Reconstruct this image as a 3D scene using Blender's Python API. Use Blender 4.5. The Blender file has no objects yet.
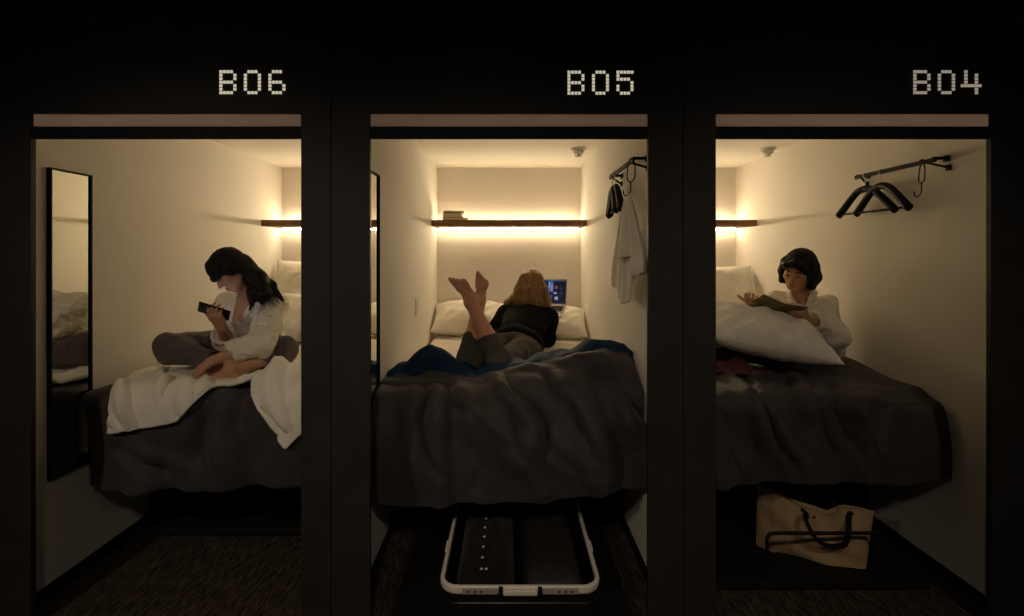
import bpy, math, random
import numpy as np
from mathutils import Vector, Matrix, Euler
random.seed(7); rng = np.random.default_rng(7)
C = bpy.context.scene.collection
PI = math.pi
# ------------------------------------------------------------------ camera frame
F, CU, CV, D0, EZ = 483.6, 509.0, 256.0, 1.9, 1.47
def P(u, v, d):                       # a sighting of the photograph at a given distance -> world point
    return np.array([(u-CU)/F*d, d-D0, EZ-(v-CV)/F*d])
# ------------------------------------------------------------------ materials
def mat(name, col, rough=.6, spec=.3, metal=0., sheen=0., var=.12, vscale=18., bump=0., bscale=60., stretch=None,
        emit=None, estr=0., coat=0., col2=None, bdist=.01):
    m = bpy.data.materials.new(name); m.use_nodes = True
    nt = m.node_tree; b = nt.nodes['Principled BSDF']
    b.inputs['Roughness'].default_value = rough; b.inputs['Specular IOR Level'].default_value = spec
    b.inputs['Metallic'].default_value = metal; b.inputs['Sheen Weight'].default_value = sheen
    b.inputs['Coat Weight'].default_value = coat
    tc = nt.nodes.new('ShaderNodeTexCoord'); mp = nt.nodes.new('ShaderNodeMapping')
    nt.links.new(tc.outputs['Object'], mp.inputs['Vector'])
    if stretch: mp.inputs['Scale'].default_value = stretch
    n = nt.nodes.new('ShaderNodeTexNoise'); n.inputs['Scale'].default_value = vscale; n.inputs['Detail'].default_value = 5
    nt.links.new(mp.outputs['Vector'], n.inputs['Vector'])
    r = nt.nodes.new('ShaderNodeValToRGB'); nt.links.new(n.outputs['Fac'], r.inputs['Fac'])
    a = col2 if col2 else tuple(c*(1-var) for c in col)
    z = col if col2 else tuple(min(1, c*(1+var)) for c in col)
    r.color_ramp.elements[0].position = .3; r.color_ramp.elements[1].position = .7
    r.color_ramp.elements[0].color = (*a, 1); r.color_ramp.elements[1].color = (*z, 1)
    nt.links.new(r.outputs['Color'], b.inputs['Base Color'])
    if bump:
        n2 = nt.nodes.new('ShaderNodeTexNoise'); n2.inputs['Scale'].default_value = bscale; n2.inputs['Detail'].default_value = 4
        nt.links.new(mp.outputs['Vector'], n2.inputs['Vector'])
        bp = nt.nodes.new('ShaderNodeBump'); bp.inputs['Strength'].default_value = bump; bp.inputs['Distance'].default_value = bdist
        nt.links.new(n2.outputs['Fac'], bp.inputs['Height']); nt.links.new(bp.outputs['Normal'], b.inputs['Normal'])
    if emit:
        b.inputs['Emission Color'].default_value = (*emit, 1); b.inputs['Emission Strength'].default_value = estr
    return m
WARM = (1., .79, .475)
M = {}
M['wall']   = mat('painted plaster', (.79, .765, .715), .75, .2, var=.02, vscale=3, bump=.05, bscale=220)
M['ceil']   = mat('white ceiling paint', (.79, .765, .715), .8, .2, var=.02, vscale=3)
M['facade'] = mat('black matt panel', (.030, .0285, .027), .55, .25, var=.15, vscale=6, bump=.04, bscale=300)
M['base']   = mat('black baseboard', (.012, .011, .010), .6, .2)
M['black']  = mat('black powder coat', (.009, .009, .009), .6, .2)
M['blackfab'] = mat('black woven cloth', (.012, .011, .012), .85, .15, sheen=.1, bump=.2, bscale=400)
M['led']    = mat('led strip', (.9, .8, .6), .5, emit=WARM, estr=108.)
M['ledsoft'] = mat('led strip side lens', (.9, .8, .6), .5, emit=WARM, estr=43.)
M['wood']   = mat('dark walnut', (.21, .105, .052), .5, .3, stretch=(2, 30, 30), vscale=3, var=.35)
M['white']  = mat('white cotton', (.85, .82, .74), .9, .1, sheen=.1, var=.03, bump=.4, bscale=11, bdist=.03)
M['sheet']  = mat('white sheet', (.72, .68, .60), .9, .1, sheen=.05, var=.03, bump=.5, bscale=12, bdist=.03)
M['shirt']  = mat('off white shirt cloth', (.82, .77, .67), .9, .1, sheen=.05, var=.04, bump=.9, bscale=15, bdist=.06)
M['cover']  = mat('charcoal quilt cloth', (.050, .0455, .048), .62, .2, sheen=.08, var=.15, vscale=7, bump=.4, bscale=9, bdist=.02)
M['blue']   = mat('blue quilt lining', (.004, .023, .060), .7, .15, sheen=.0, var=.2, vscale=8, bump=.1, bscale=25)
M['red']    = mat('dark wine cloth', (.085, .018, .022), .7, .2, sheen=.2, var=.2, vscale=9, bump=.1, bscale=30)
M['skin']   = None
M['hairblack'] = mat('black hair', (.005, .0045, .0045), .55, .22, var=.4, vscale=60, stretch=(1, 1, .12), bump=.3, bscale=160)
M['hairblonde'] = mat('dark blonde hair', (.36, .215, .085), .5, .35, vscale=70, stretch=(1, 1, .06), bump=.5, bscale=170, col2=(.13, .070, .026))
M['pantsmauve'] = mat('grey brown trousers', (.105, .086, .086), .9, .1, sheen=.1, var=.12, bump=.7, bscale=16, bdist=.05)
M['pantsgrey'] = mat('dark grey trousers', (.070, .062, .056), .9, .1, sheen=.1, var=.15, bump=.6, bscale=18, bdist=.04)
M['pantsdark'] = mat('black trousers', (.016, .014, .015), .9, .1, var=.15)
M['jacket'] = mat('black jacket cloth', (.0045, .0045, .0055), .9, .1, sheen=.0, var=.2, bump=.2, bscale=50)
M['silver'] = mat('brushed aluminium', (.88, .83, .74), .35, .5, metal=.0, var=.08, stretch=(40, 2, 2), vscale=8)
M['silverlap'] = mat('silver laptop body', (.60, .59, .57), .35, .5, metal=.6, var=.03)
M['chrome'] = mat('bright steel', (.70, .66, .60), .3, .5, metal=.45, var=.03)
M['keys']   = mat('black keys', (.015, .015, .016), .5, .3)
M['canvas'] = mat('natural canvas', (.42, .30, .175), .95, .1, var=.15, vscale=10, bump=.3, bscale=180)
M['strap']  = mat('black webbing', (.010, .009, .009), .8, .15)
M['plastic'] = mat('white plastic', (.70, .68, .62), .4, .4, var=.02)
M['greymetal'] = mat('grey metal', (.30, .28, .24), .35, .5, metal=.7, var=.1)
M['nylon']  = mat('charcoal nylon', (.028, .025, .023), .38, .45, var=.15, bump=.12, bscale=20)
M['button'] = mat('pearl button', (.75, .72, .66), .25, .5, var=.03)
M['shell']  = mat('black suitcase shell', (.012, .011, .010), .3, .45)
M['bookdark'] = mat('dark book cover', (.045, .028, .018), .5, .3, var=.25)
M['bookbrown'] = mat('brown book cover', (.17, .095, .055), .55, .3, var=.2)
M['bookyellow'] = mat('ochre book cover', (.33, .25, .10), .6, .25, var=.15)
M['paper']  = mat('book paper', (.68, .60, .46), .9, .1, stretch=(1, 1, 60), vscale=6, var=.12)
M['picture'] = mat('olive green printed picture', (.30, .31, .07), .5, .3, vscale=60, col2=(.10, .09, .025))
M['phone']  = mat('black phone glass', (.008, .008, .009), .2, .5)
M['phonescreen'] = mat('lit phone screen', (.05, .05, .06), .3, emit=(.75, .72, 1.), estr=1.5)
M['screen'] = mat('laptop screen glow', (.01, .012, .03), .3, emit=(.006, .009, .022), estr=1.)
M['scrblue'] = mat('screen blue window', (.02, .03, .08), .3, emit=(.05, .09, .24), estr=1.)
M['scrlight'] = mat('screen light window', (.1, .1, .12), .3, emit=(.20, .25, .36), estr=1.)
M['scrred'] = mat('screen red window', (.1, .03, .05), .3, emit=(.13, .04, .08), estr=1.)
M['scrdark'] = mat('screen dark window', (.01, .01, .01), .3, emit=(.006, .006, .010), estr=1.)
M['dot']    = mat('backlit dot', (.5, .45, .38), .5, emit=(.66, .585, .44), estr=.80)
M['dotdim'] = mat('dim backlit dot', (.4, .36, .32), .5, emit=(.66, .56, .44), estr=.42)
M['mirror'] = mat('mirror glass', (.80, .80, .74), .015, .5, metal=1., var=.005)
# blind fabric lets some of the room light through
def blindmat():
    m = bpy.data.materials.new('blind cloth'); m.use_nodes = True; nt = m.node_tree
    out = nt.nodes['Material Output']; b = nt.nodes['Principled BSDF']
    b.inputs['Base Color'].default_value = (.40, .34, .29, 1); b.inputs['Roughness'].default_value = .9
    n = nt.nodes.new('ShaderNodeTexNoise'); n.inputs['Scale'].default_value = 300
    bp = nt.nodes.new('ShaderNodeBump'); bp.inputs['Strength'].default_value = .1
    nt.links.new(n.outputs['Fac'], bp.inputs['Height']); nt.links.new(bp.outputs['Normal'], b.inputs['Normal'])
    t = nt.nodes.new('ShaderNodeBsdfTranslucent'); t.inputs['Color'].default_value = (.72, .66, .70, 1)
    mx = nt.nodes.new('ShaderNodeMixShader'); mx.inputs['Fac'].default_value = .75
    nt.links.new(b.outputs[0], mx.inputs[1]); nt.links.new(t.outputs[0], mx.inputs[2]); nt.links.new(mx.outputs[0], out.inputs['Surface'])
    return m
M['blind'] = blindmat()
def carpetmat():
    m = bpy.data.materials.new('streaked carpet'); m.use_nodes = True; nt = m.node_tree; b = nt.nodes['Principled BSDF']
    b.inputs['Roughness'].default_value = .95; b.inputs['Specular IOR Level'].default_value = .1
    tc = nt.nodes.new('ShaderNodeTexCoord'); mp = nt.nodes.new('ShaderNodeMapping')
    mp.inputs['Rotation'].default_value = (0, 0, .14); mp.inputs['Scale'].default_value = (110, 13, 1)
    nt.links.new(tc.outputs['Object'], mp.inputs['Vector'])
    n = nt.nodes.new('ShaderNodeTexNoise'); n.inputs['Scale'].default_value = 1.; n.inputs['Detail'].default_value = 6; n.inputs['Roughness'].default_value = .7
    nt.links.new(mp.outputs['Vector'], n.inputs['Vector'])
    r = nt.nodes.new('ShaderNodeValToRGB'); r.color_ramp.elements[0].position = .40; r.color_ramp.elements[1].position = .66
    r.color_ramp.elements[0].color = (.014, .012, .010, 1); r.color_ramp.elements[1].color = (.13, .10, .074, 1)
    nt.links.new(n.outputs['Fac'], r.inputs['Fac']); nt.links.new(r.outputs['Color'], b.inputs['Base Color'])
    bp = nt.nodes.new('ShaderNodeBump'); bp.inputs['Strength'].default_value = .5; bp.inputs['Distance'].default_value = .01
    nt.links.new(n.outputs['Fac'], bp.inputs['Height']); nt.links.new(bp.outputs['Normal'], b.inputs['Normal'])
    return m
M['carpet'] = carpetmat()
def skinmat():
    m = bpy.data.materials.new('skin'); m.use_nodes = True; nt = m.node_tree; b = nt.nodes['Principled BSDF']
    a = nt.nodes.new('ShaderNodeAttribute'); a.attribute_name = 'tone'
    nt.links.new(a.outputs['Color'], b.inputs['Base Color'])
    b.inputs['Roughness'].default_value = .5; b.inputs['Specular IOR Level'].default_value = .3
    n = nt.nodes.new('ShaderNodeTexNoise'); n.inputs['Scale'].default_value = 250
    bp = nt.nodes.new('ShaderNodeBump'); bp.inputs['Strength'].default_value = .08; bp.inputs['Distance'].default_value = .004
    nt.links.new(n.outputs['Fac'], bp.inputs['Height']); nt.links.new(bp.outputs['Normal'], b.inputs['Normal'])
    return m
M['skin'] = skinmat()
# ------------------------------------------------------------------ objects
def thing(name, label, cat, loc=(0, 0, 0), rotz=0., group=None):
    o = bpy.data.objects.new(name, None); C.objects.link(o); o.location = loc; o.rotation_euler = (0, 0, rotz)
    o.empty_display_size = .1
    return tag(o, label, cat, group)
def tag(o, label, cat, group=None):
    o['label'] = label; o['category'] = cat
    if group: o['group'] = group
    return o
WL = {}
def wloc(o):
    p = np.zeros(3)
    while o is not None:
        p += np.array(o.location); o = o.parent
    return p
class MB:
    def __init__(s): s.v = []; s.f = []; s.mi = []; s.n = 0
    def add(s, v, f, mi=0):
        v = np.asarray(v, float); s.v.append(v)
        s.f += [tuple(int(i)+s.n for i in q) for q in f]; s.mi += [mi]*len(f); s.n += len(v); return s
    def box(s, lo, hi, mi=0, rot=None, c=None):
        x0, y0, z0 = lo; x1, y1, z1 = hi
        v = np.array([(x0,y0,z0),(x1,y0,z0),(x1,y1,z0),(x0,y1,z0),(x0,y0,z1),(x1,y0,z1),(x1,y1,z1),(x0,y1,z1)], float)
        if rot is not None: v = v @ np.asarray(rot).T
        if c is not None: v = v + np.asarray(c)
        return s.add(v, [(0,3,2,1),(4,5,6,7),(0,1,5,4),(1,2,6,5),(2,3,7,6),(3,0,4,7)], mi)
    def tube(s, path, r, n=8, mi=0, closed=False, caps=True, flat=None):
        p = np.asarray(path, float); m = len(p)
        r = np.full(m, r) if np.isscalar(r) else np.asarray(r, float)
        t = np.gradient(p, axis=0) if not closed else np.roll(p, -1, 0)-np.roll(p, 1, 0)
        t /= np.linalg.norm(t, axis=1)[:, None]+1e-9
        ref = np.array([0, 0, 1.]) if abs(t[0, 2]) < .9 else np.array([1., 0, 0])
        a = ref-t[0]*(ref@t[0]); a /= np.linalg.norm(a)
        vs = []
        for i in range(m):
            a = a-t[i]*(a@t[i]); a /= np.linalg.norm(a)+1e-9; b = np.cross(t[i], a)
            for k in range(n):
                th = 2*PI*k/n
                vs.append(p[i]+(a*math.cos(th)*(flat or 1.)+b*math.sin(th))*r[i])
        f = []
        for i in range(m if closed else m-1):
            j = (i+1) % m
            for k in range(n):
                q = (k+1) % n; f.append((i*n+k, i*n+q, j*n+q, j*n+k))
        if caps and not closed: f += [tuple(range(n-1, -1, -1)), tuple((m-1)*n+k for k in range(n))]
        return s.add(vs, f, mi)
    def lathe(s, prof, n=24, mi=0, c=(0, 0, 0)):
        vs = []
        for r, z in prof:
            for k in range(n):
                th = 2*PI*k/n; vs.append((c[0]+r*math.cos(th), c[1]+r*math.sin(th), c[2]+z))
        m = len(prof); f = []
        for i in range(m-1):
            for k in range(n):
                q = (k+1) % n; f.append((i*n+k, i*n+q, (i+1)*n+q, (i+1)*n+k))
        f += [tuple(range(n-1, -1, -1)), tuple((m-1)*n+k for k in range(n))]
        return s.add(vs, f, mi)
    def prism(s, poly, a, b, axis=1, mi=0):
        poly = list(poly); n = len(poly); vs = []
        for w in (a, b):
            for p, q in poly:
                v = [p, q]; v.insert(axis, w); vs.append(v)
        return s.add(vs, [tuple(range(n)), tuple(range(2*n-1, n-1, -1))]+[(i, n+i, n+(i+1) % n, (i+1) % n) for i in range(n)], mi)
    def grid(s, V, mi=0, mif=None):
        nx, ny = V.shape[:2]; f = []; ms = []
        for i in range(nx-1):
            for j in range(ny-1):
                f.append((i*ny+j, (i+1)*ny+j, (i+1)*ny+j+1, i*ny+j+1)); ms.append(mif(i, j) if mif else mi)
        s.add(V.reshape(-1, 3), f); s.mi[-len(f):] = ms
        return s
    def build(s, name, mats, parent=None, smooth=False, bevel=0., solid=0., sub=0, recalc=True, origin=None):
        v = np.concatenate(s.v)
        if not isinstance(mats, (list, tuple)): mats = [mats]
        if parent is not None: off = wloc(parent)
        elif origin is not None: off = np.asarray(origin, float)
        else:
            lo, hi = v.min(0), v.max(0); off = np.array([(lo[0]+hi[0])/2, (lo[1]+hi[1])/2, lo[2]])
        me = bpy.data.meshes.new(name); me.from_pydata((v-off).tolist(), [], s.f)
        for m in mats: me.materials.append(m)
        me.polygons.foreach_set('material_index', np.array(s.mi, np.int32))
        if recalc:
            import bmesh
            bm = bmesh.new(); bm.from_mesh(me); bmesh.ops.recalc_face_normals(bm, faces=bm.faces); bm.to_mesh(me); bm.free()
        if smooth: me.polygons.foreach_set('use_smooth', np.ones(len(me.polygons), bool))
        me.update()
        o = bpy.data.objects.new(name, me); C.objects.link(o)
        if parent is not None: o.parent = parent
        else: o.location = off
        if solid:
            md = o.modifiers.new('thickness', 'SOLIDIFY'); md.thickness = solid; md.offset = -1 if solid > 0 else 1
        if bevel:
            md = o.modifiers.new('bevel', 'BEVEL'); md.width = bevel; md.segments = 2; md.limit_method = 'ANGLE'
        if sub:
            md = o.modifiers.new('sub', 'SUBSURF'); md.levels = sub; md.render_levels = sub
        return o
def struct(name, mb, m, **k):
    o = mb.build(name, m, **k); o['kind'] = 'structure'; return o
def dup(root, dx=0., dy=0., dz=0., rotz=None, label=None, group=None):
    r = root.copy(); C.objects.link(r)
    r.location = (root.location[0]+dx, root.location[1]+dy, root.location[2]+dz)
    if rotz is not None: r.rotation_euler = (0, 0, rotz)
    if label: r['label'] = label
    if group: r['group'] = group
    for ch in list(root.children):
        c = ch.copy(); C.objects.link(c); c.parent = r
        for g in ch.children:
            d = g.copy(); C.objects.link(d); d.parent = c
    return r
def nrm(v):
    v = np.asarray(v, float); return v/np.linalg.norm(v)
def bez(pts, n=24):                                  # Catmull-Rom through points
    p = np.asarray(pts, float); p = np.vstack([2*p[0]-p[1], p, 2*p[-1]-p[-2]]); out = []
    m = len(p)-3
    for i in range(m):
        for t in np.linspace(0, 1, max(2, n//m), endpoint=(i == m-1)):
            a, b, c, d = p[i:i+4]
            out.append(.5*((2*b)+(-a+c)*t+(2*a-5*b+4*c-d)*t*t+(-a+3*b-3*c+d)*t**3))
    return np.array(out)
# ------------------------------------------------------------------ the rooms
PX, HW, YB, ZC = 1.3556, .625, 2.32, 2.24           # pitch, half width, back wall, ceiling
ROOM = [-PX, 0., PX]
OP = [(-1.878, -.817), (-.547, .547), (.813, 1.894)]  # openings in the front
ZO, YF0, YF1 = 2.03, 0., .02
struct('floor', MB().box((-3.2, -2.7, -.05), (3.2, 2.5, 0)), M['carpet'])
struct('ceiling', MB().box((-2.1, .021, ZC), (2.1, 2.42, ZC+.08)), M['ceil'])
struct('wall_back', MB().box((-2.1, YB, 0), (2.1, 2.42, ZC)), M['wall'])
WALLX = [(-2.0866, -PX-HW), (-PX+HW, -HW), (HW, PX-HW), (PX+HW, 2.0866)]
for nme, (a, b) in zip(('wall_left', 'wall_center_left', 'wall_center_right', 'wall_right'), WALLX):
    struct(nme, MB().box((a, .021, 0), (b, YB, ZC)), M['wall'])
for nme, x, s in (('baseboard_left', -PX-HW, 1), ('baseboard_left_inner', -PX+HW, -1), ('baseboard_center_left', -HW, 1),
                  ('baseboard_center_right', HW, -1), ('baseboard_right_inner', PX-HW, 1), ('baseboard_right', PX+HW, -1)):
    struct(nme, MB().box((min(x, x+s*.009), .022, 0), (max(x, x+s*.009), YB, .06)), M['base'], bevel=.003)
fm = MB()
def panel(x0, x1, z0, z1, y0=YF0): fm.box((x0, y0, z0), (x1, YF1, z1))
panel(-3.2, OP[0][0], 0, 2.75)
for a, b, g in ((OP[0][1], OP[1][0], -.700), (OP[1][1], OP[2][0], .684)):
    panel(a, g-.002, 0, 2.75); panel(g+.002, b, 0, 2.75); panel(g-.002, g+.002, 0, 2.75, .006)
panel(OP[2][1], 3.2, 0, 2.75)
for a, b in OP:
    panel(a, b, ZO, 2.228); panel(a, b, 2.228, 2.232, .006); panel(a, b, 2.232, 2.75)
struct('wall_front', fm, M['facade'])
# roller blinds, rolled up
for (a, b), lab in zip(OP, ('beige roller blind pulled up above the left capsule opening, under sign B06',
                            'beige roller blind pulled up above the middle capsule opening, under sign B05',
                            'beige roller blind pulled up above the right capsule opening, under sign B04')):
    t = thing('roller_blind', lab, 'blind', ((a+b)/2, .035, 1.935), group='roller blinds over the capsule openings')
    MB().box((a+.0005, .010, 1.972), (b-.0005, .013, 2.06)).build('blind_fabric', M['blind'], t)
    MB().box((a+.0005, .004, 1.932), (b-.0005, .019, 1.981)).build('bottom_bar', M['black'], t, bevel=.003)
    MB().tube([(a+.004, .052, 2.085), (b-.004, .052, 2.085)], .028, 16).build('roller_tube', M['black'], t, smooth=True)
# dotted room numbers
GL = {'B': ('XXXX.','X...X','X...X','XXXX.','X...X','X...X','XXXX.'),
      '0': ('.XXX.','X...X','X...X','X...X','X...X','X...X','.XXX.'),
      '6': ('.XXX.','X....','X....','XXXX.','X...X','X...X','.XXX.'),
      '5': ('XXXXX','X....','XXXX.','....X','X...X','X...X','.XXX.'),
      '4': ('.X....','.X..X.','.X..X.','.X..X.','XXXXXX','....X.','....X.')}
def sign(u0, v0, txt, where):
    t = thing('room_number_sign', f'lit dotted room number {txt} on the black panel above the {where} opening', 'sign',
              tuple(P(u0+34, v0+26, D0)+np.array([0, -.004, 0])), group='room number signs')
    pt = 3.5; x0 = u0; starts = [0, 24.5, 49]
    for ch, st in zip(txt, starts):
        mb = MB(); g = GL[ch]; st2 = st-(1.5 if ch == '4' else 0)
        for r, row in enumerate(g):
            for c, q in enumerate(row):
                if q == 'X':
                    p = P(x0+st2+c*pt+1.6, v0+r*pt+1.6, D0)
                    mb.box((p[0]-.0052, -.003, p[2]-.0052), (p[0]+.0052, .0, p[2]+.0052))
        mb.build('character', M['dotdim' if where == 'right' else 'dot'], t)
sign(219.5, 70.2, 'B06', 'left'); sign(567.3, 70.7, 'B05', 'middle'); sign(913, 70.2, 'B04', 'right')
# ------------------------------------------------------------------ shelves with a led strip behind
SH_F, SH_B, SH_Z0, SH_Z1 = 1.95, 2.27, 1.708, 1.758
for i, (cx, w) in enumerate(zip(ROOM, ('left', 'middle', 'right'))):
    t = thing('wall_shelf', f'dark wood shelf glowing along the back wall of the {w} capsule'+(', two books on it' if i == 1 else ''),
              'shelf', (cx, 2.1, SH_Z0), group='glowing shelves')
    MB().box((cx-.618, SH_F, SH_Z0), (cx+.618, SH_B, SH_Z1)).build('board', M['wood'], t, bevel=.004)
    for z0, z1, k in ((SH_Z1+.0005, SH_Z1+.015, 0), (SH_Z0-.012, SH_Z0-.0005, 1)):   # channel with its lens to the room side
        sb = MB().box((cx-.60, SH_B+.006, z0), (cx+.60, SH_B+.017, z1)); sb.mi = [1 if k == 0 else 2, 1 if k == 1 else 2, 0, 0, 1, 0]
        sb.build('light_strip', [M['led'], M['black'], M['ledsoft']], t, recalc=False)
    for x in (-.3, .3): MB().box((cx+x-.012, SH_B-.002, SH_Z0+.012), (cx+x+.012, YB-.001, SH_Z1-.012)).build('bracket', M['black'], t)
# books on the middle shelf
def book(name, lab, loc, w, d, h, rz, cm, grp):
    t = thing(name, lab, 'book', loc, rz, grp)
    R = None; L = np.array(loc)
    def bx(lo, hi): return MB().box(np.array(lo)+L, np.array(hi)+L)
    bx((-w/2+.003, -d/2+.004, .003), (w/2-.004, d/2-.004, h-.003)).build('pages', M['paper'], t)
    c = MB()
    c.box(np.array((-w/2, -d/2, 0))+L, np.array((w/2, d/2, .003))+L); c.box(np.array((-w/2, -d/2, h-.003))+L, np.array((w/2, d/2, h))+L)
    c.box(np.array((-w/2, -d/2, .003))+L, np.array((-w/2+.003, d/2, h-.003))+L)
    c.build('cover', cm, t, bevel=.001)
    return t
zb = SH_Z1+.001
book('book', 'thin brown book lying flat on the middle shelf, lowest of its stack', (-.435, 2.06, zb), .20, .15, .022, .06, M['bookbrown'], 'books on the shelf')
book('book', 'thick ochre book lying on a thin brown book on the middle shelf', (-.455, 2.06, zb+.0225), .155, .12, .038, -.04, M['bookyellow'], 'books on the shelf')
book('book', 'thin dark book lying topmost of the small stack on the shelf', (-.448, 2.06, zb+.0612), .16, .125, .014, .03, M['bookdark'], 'books on the shelf')
# ------------------------------------------------------------------ mirrors
def mirror(x, lab):
    t = thing('wall_mirror', lab, 'mirror', (x, .285, .51), group='tall wall mirrors')
    y0, y1, z0, z1 = .172, .380, .505, 1.85
    mb = MB(); w = .007
    for lo, hi in (((y0, z0), (y1, z0+w)), ((y0, z1-w), (y1, z1)), ((y0, z0+w), (y0+w, z1-w)), ((y1-w, z0+w), (y1, z1-w))):
        mb.box((x+.0005, lo[0], lo[1]), (x+.018, hi[0], hi[1]))
    mb.build('mirror_frame', M['black'], t)
    MB().box((x+.0005, y0+w, z0+w), (x+.010, y1-w, z1-w)).build('mirror_glass', M['mirror'], t)
mirror(-PX-HW, 'tall narrow black framed mirror on the left wall of the left capsule')
mirror(-HW, 'tall black framed mirror just inside the left edge of the middle capsule')
# outlet
t = thing('wall_outlet', 'small white outlet plate on the left wall above the middle bed', 'outlet', (-HW, 1.39, 1.06))
MB().box((-HW, 1.32, 1.065), (-HW+.007, 1.44, 1.185)).build('cover_plate', M['plastic'], t, bevel=.002)
for z in (1.095, 1.135): MB().box((-HW+.006, 1.352, z), (-HW+.0095, 1.408, z+.026)).build('socket', M['plastic'], t, bevel=.002)
# smoke detectors
def detector(cx, lab):
    x, y = cx+.497, 1.56
    t = thing('smoke_detector', lab, 'detector', (x, y, ZC-.07), group='ceiling detectors')
    MB().lathe([(.052, 0), (.052, -.010), (.046, -.016)], 28, 0, (x, y, ZC-.0005)).build('base_plate', M['plastic'], t, smooth=False)
    MB().lathe([(.036, -.016), (.038, -.030), (.030, -.042), (.016, -.046)], 24, 0, (x, y, ZC)).build('sensor_body', M['plastic'], t, smooth=True)
    MB().lathe([(.008, -.046), (.014, -.056), (.014, -.060), (.004, -.064)], 16, 0, (x, y, ZC)).build('sensor_tip', M['chrome'], t, smooth=True)
    mb = MB()
    for k in range(3):
        a = k*2*PI/3+.4; mb.tube([(x+.03*math.cos(a), y+.03*math.sin(a), ZC-.03), (x+.022*math.cos(a), y+.022*math.sin(a), ZC-.058), (x, y, ZC-.06)], .0022, 6)
    mb.build('cage', M['greymetal'], t)
detector(0, 'small round smoke detector on the ceiling of the middle capsule')
detector(PX, 'small round smoke detector on the ceiling of the right capsule, near its right wall')
# ------------------------------------------------------------------ clothes rails, hooks, hangers
def rail(x, lab):
    t = thing('clothes_rail', lab, 'rail', (x, .53, 1.9), group='black clothes rails')
    xr = x-.066
    MB().box((xr-.006, .27, 1.893), (xr+.006, .775, 1.913)).build('bar', M['black'], t, bevel=.002)
    for y, s in ((.285, 1), (.76, -1)):
        mb = MB()
        mb.box((xr, y-.006, 1.905), (x-.004, y+.006, 1.918)); mb.box((x-.008, y-.014, 1.896), (x-.0005, y+.014, 1.924))
        mb.tube([(xr, y+s*.03, 1.897), (x-.006, y-s*.01, 1.868)], .0055, 8); mb.box((x-.008, y-s*.01-.011, 1.855), (x-.0005, y-s*.01+.011, 1.881))
        mb.build('bracket', M['black'], t, bevel=.001)
    return xr
def wire_hook(xr, y, lab, ang=0.):
    mb = MB(); r = .0028
    mb.tube(bez([(xr-.012, y+.0, 1.912), (xr-.012, y-.024, 1.89), (xr-.010, y-.025, 1.835), (xr-.006, y-.012, 1.812), (xr-.002, y+.012, 1.812),
                 (xr+.004, y+.025, 1.835), (xr+.009, y+.022, 1.89), (xr+.010, y+.004, 1.913), (xr, y, 1.9165), (xr-.012, y, 1.912)], 72), r, 8)
    mb.tube(bez([(xr-.004, y, 1.811), (xr-.004, y, 1.785), (xr-.004, y+.002, 1.765), (xr-.004, y+.016, 1.748), (xr-.004, y+.036, 1.752), (xr-.004, y+.042, 1.775)], 40), r, 8)
    cz, sz = math.cos(ang), math.sin(ang)
    for v in mb.v:
        dx, dy = v[:, 0]-xr, v[:, 1]-y; v[:, 0], v[:, 1] = xr+dx*cz-dy*sz, y+dx*sz+dy*cz
    o = mb.build('wire_hook', M['black'], None, smooth=True); tag(o, lab, 'hook', 'wire hooks on the rails')
def hanger(c, ang, lab):                              # c = top of the rail point; arms in the plane of direction ang
    t = thing('coat_hanger', lab, 'hanger', tuple(c), 0., 'black coat hangers')
    c = np.array(c); dx = np.array([math.cos(ang), math.sin(ang), 0]); dn = np.array([-dx[1], dx[0], 0]); z = np.array([0, 0, 1.])
    def q(s, h, n=0.): return c+dx*s+z*h+dn*n
    for sd in (-1, 1):
        pts = bez([q(sd*.0, -.068), q(sd*.045, -.078), q(sd*.09, -.112), q(sd*.145, -.165), q(sd*.185, -.203)], 28)
        rr = np.linspace(.012, .021, len(pts)); rr[-1] *= .6
        mb = MB()
        vs = []; n = 10
        for i, p in enumerate(pts):
            tg = pts[min(i+1, len(pts)-1)]-pts[max(i-1, 0)]; tg = nrm(tg); up = nrm(np.cross(dn, tg))
            for k in range(n):
                a = 2*PI*k/n; vs.append(p+up*math.cos(a)*.0185+dn*math.sin(a)*rr[i])
        f = [(i*n+k, i*n+(k+1) % n, (i+1)*n+(k+1) % n, (i+1)*n+k) for i in range(len(pts)-1) for k in range(n)]
        f += [tuple(range(n)), tuple((len(pts)-1)*n+k for k in range(n))]
        mb.add(vs, f); mb.build('arm', M['black'], t, smooth=True)
    MB().tube([q(-.168, -.194), q(.168, -.194)], .0055, 8).build('trouser_bar', M['black'], t, smooth=True)
    MB().tube(bez([q(0, -.068), q(0, -.03), q(.0, -.012), q(.0, -.004, .012), q(0, .0125, .009), q(0, .0135, -.006), q(0, -.002, -.012)], 32), .0022, 8).build('hook', M['chrome'], t, smooth=True)
xr = rail(PX+HW, 'black clothes rail on the right wall of the right capsule, with two hangers')
wire_hook(xr, .34, 'empty black wire hook hanging from the rail in the right capsule')
hanger((xr, .700, 1.9), PI/2+.10, 'black wooden coat hanger on the right rail, the one farther from the bare hook')
hanger((xr, .590, 1.9), PI/2-.02, 'black wooden coat hanger on the right rail, the one nearer the bare hook')
xr2 = rail(HW, 'black clothes rail on the right wall of the middle capsule, with towel')
wire_hook(xr2, .31, 'black wire hook on the middle capsule rail, carrying the white towel', .75)
hanger((xr2, .715, 1.9), PI/2-.10, 'black coat hanger on the middle capsule rail, farthest from the towel')
hanger((xr2, .640, 1.9), PI/2-.05, 'black coat hanger on the middle capsule rail, between the other hanger and towel')
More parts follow.
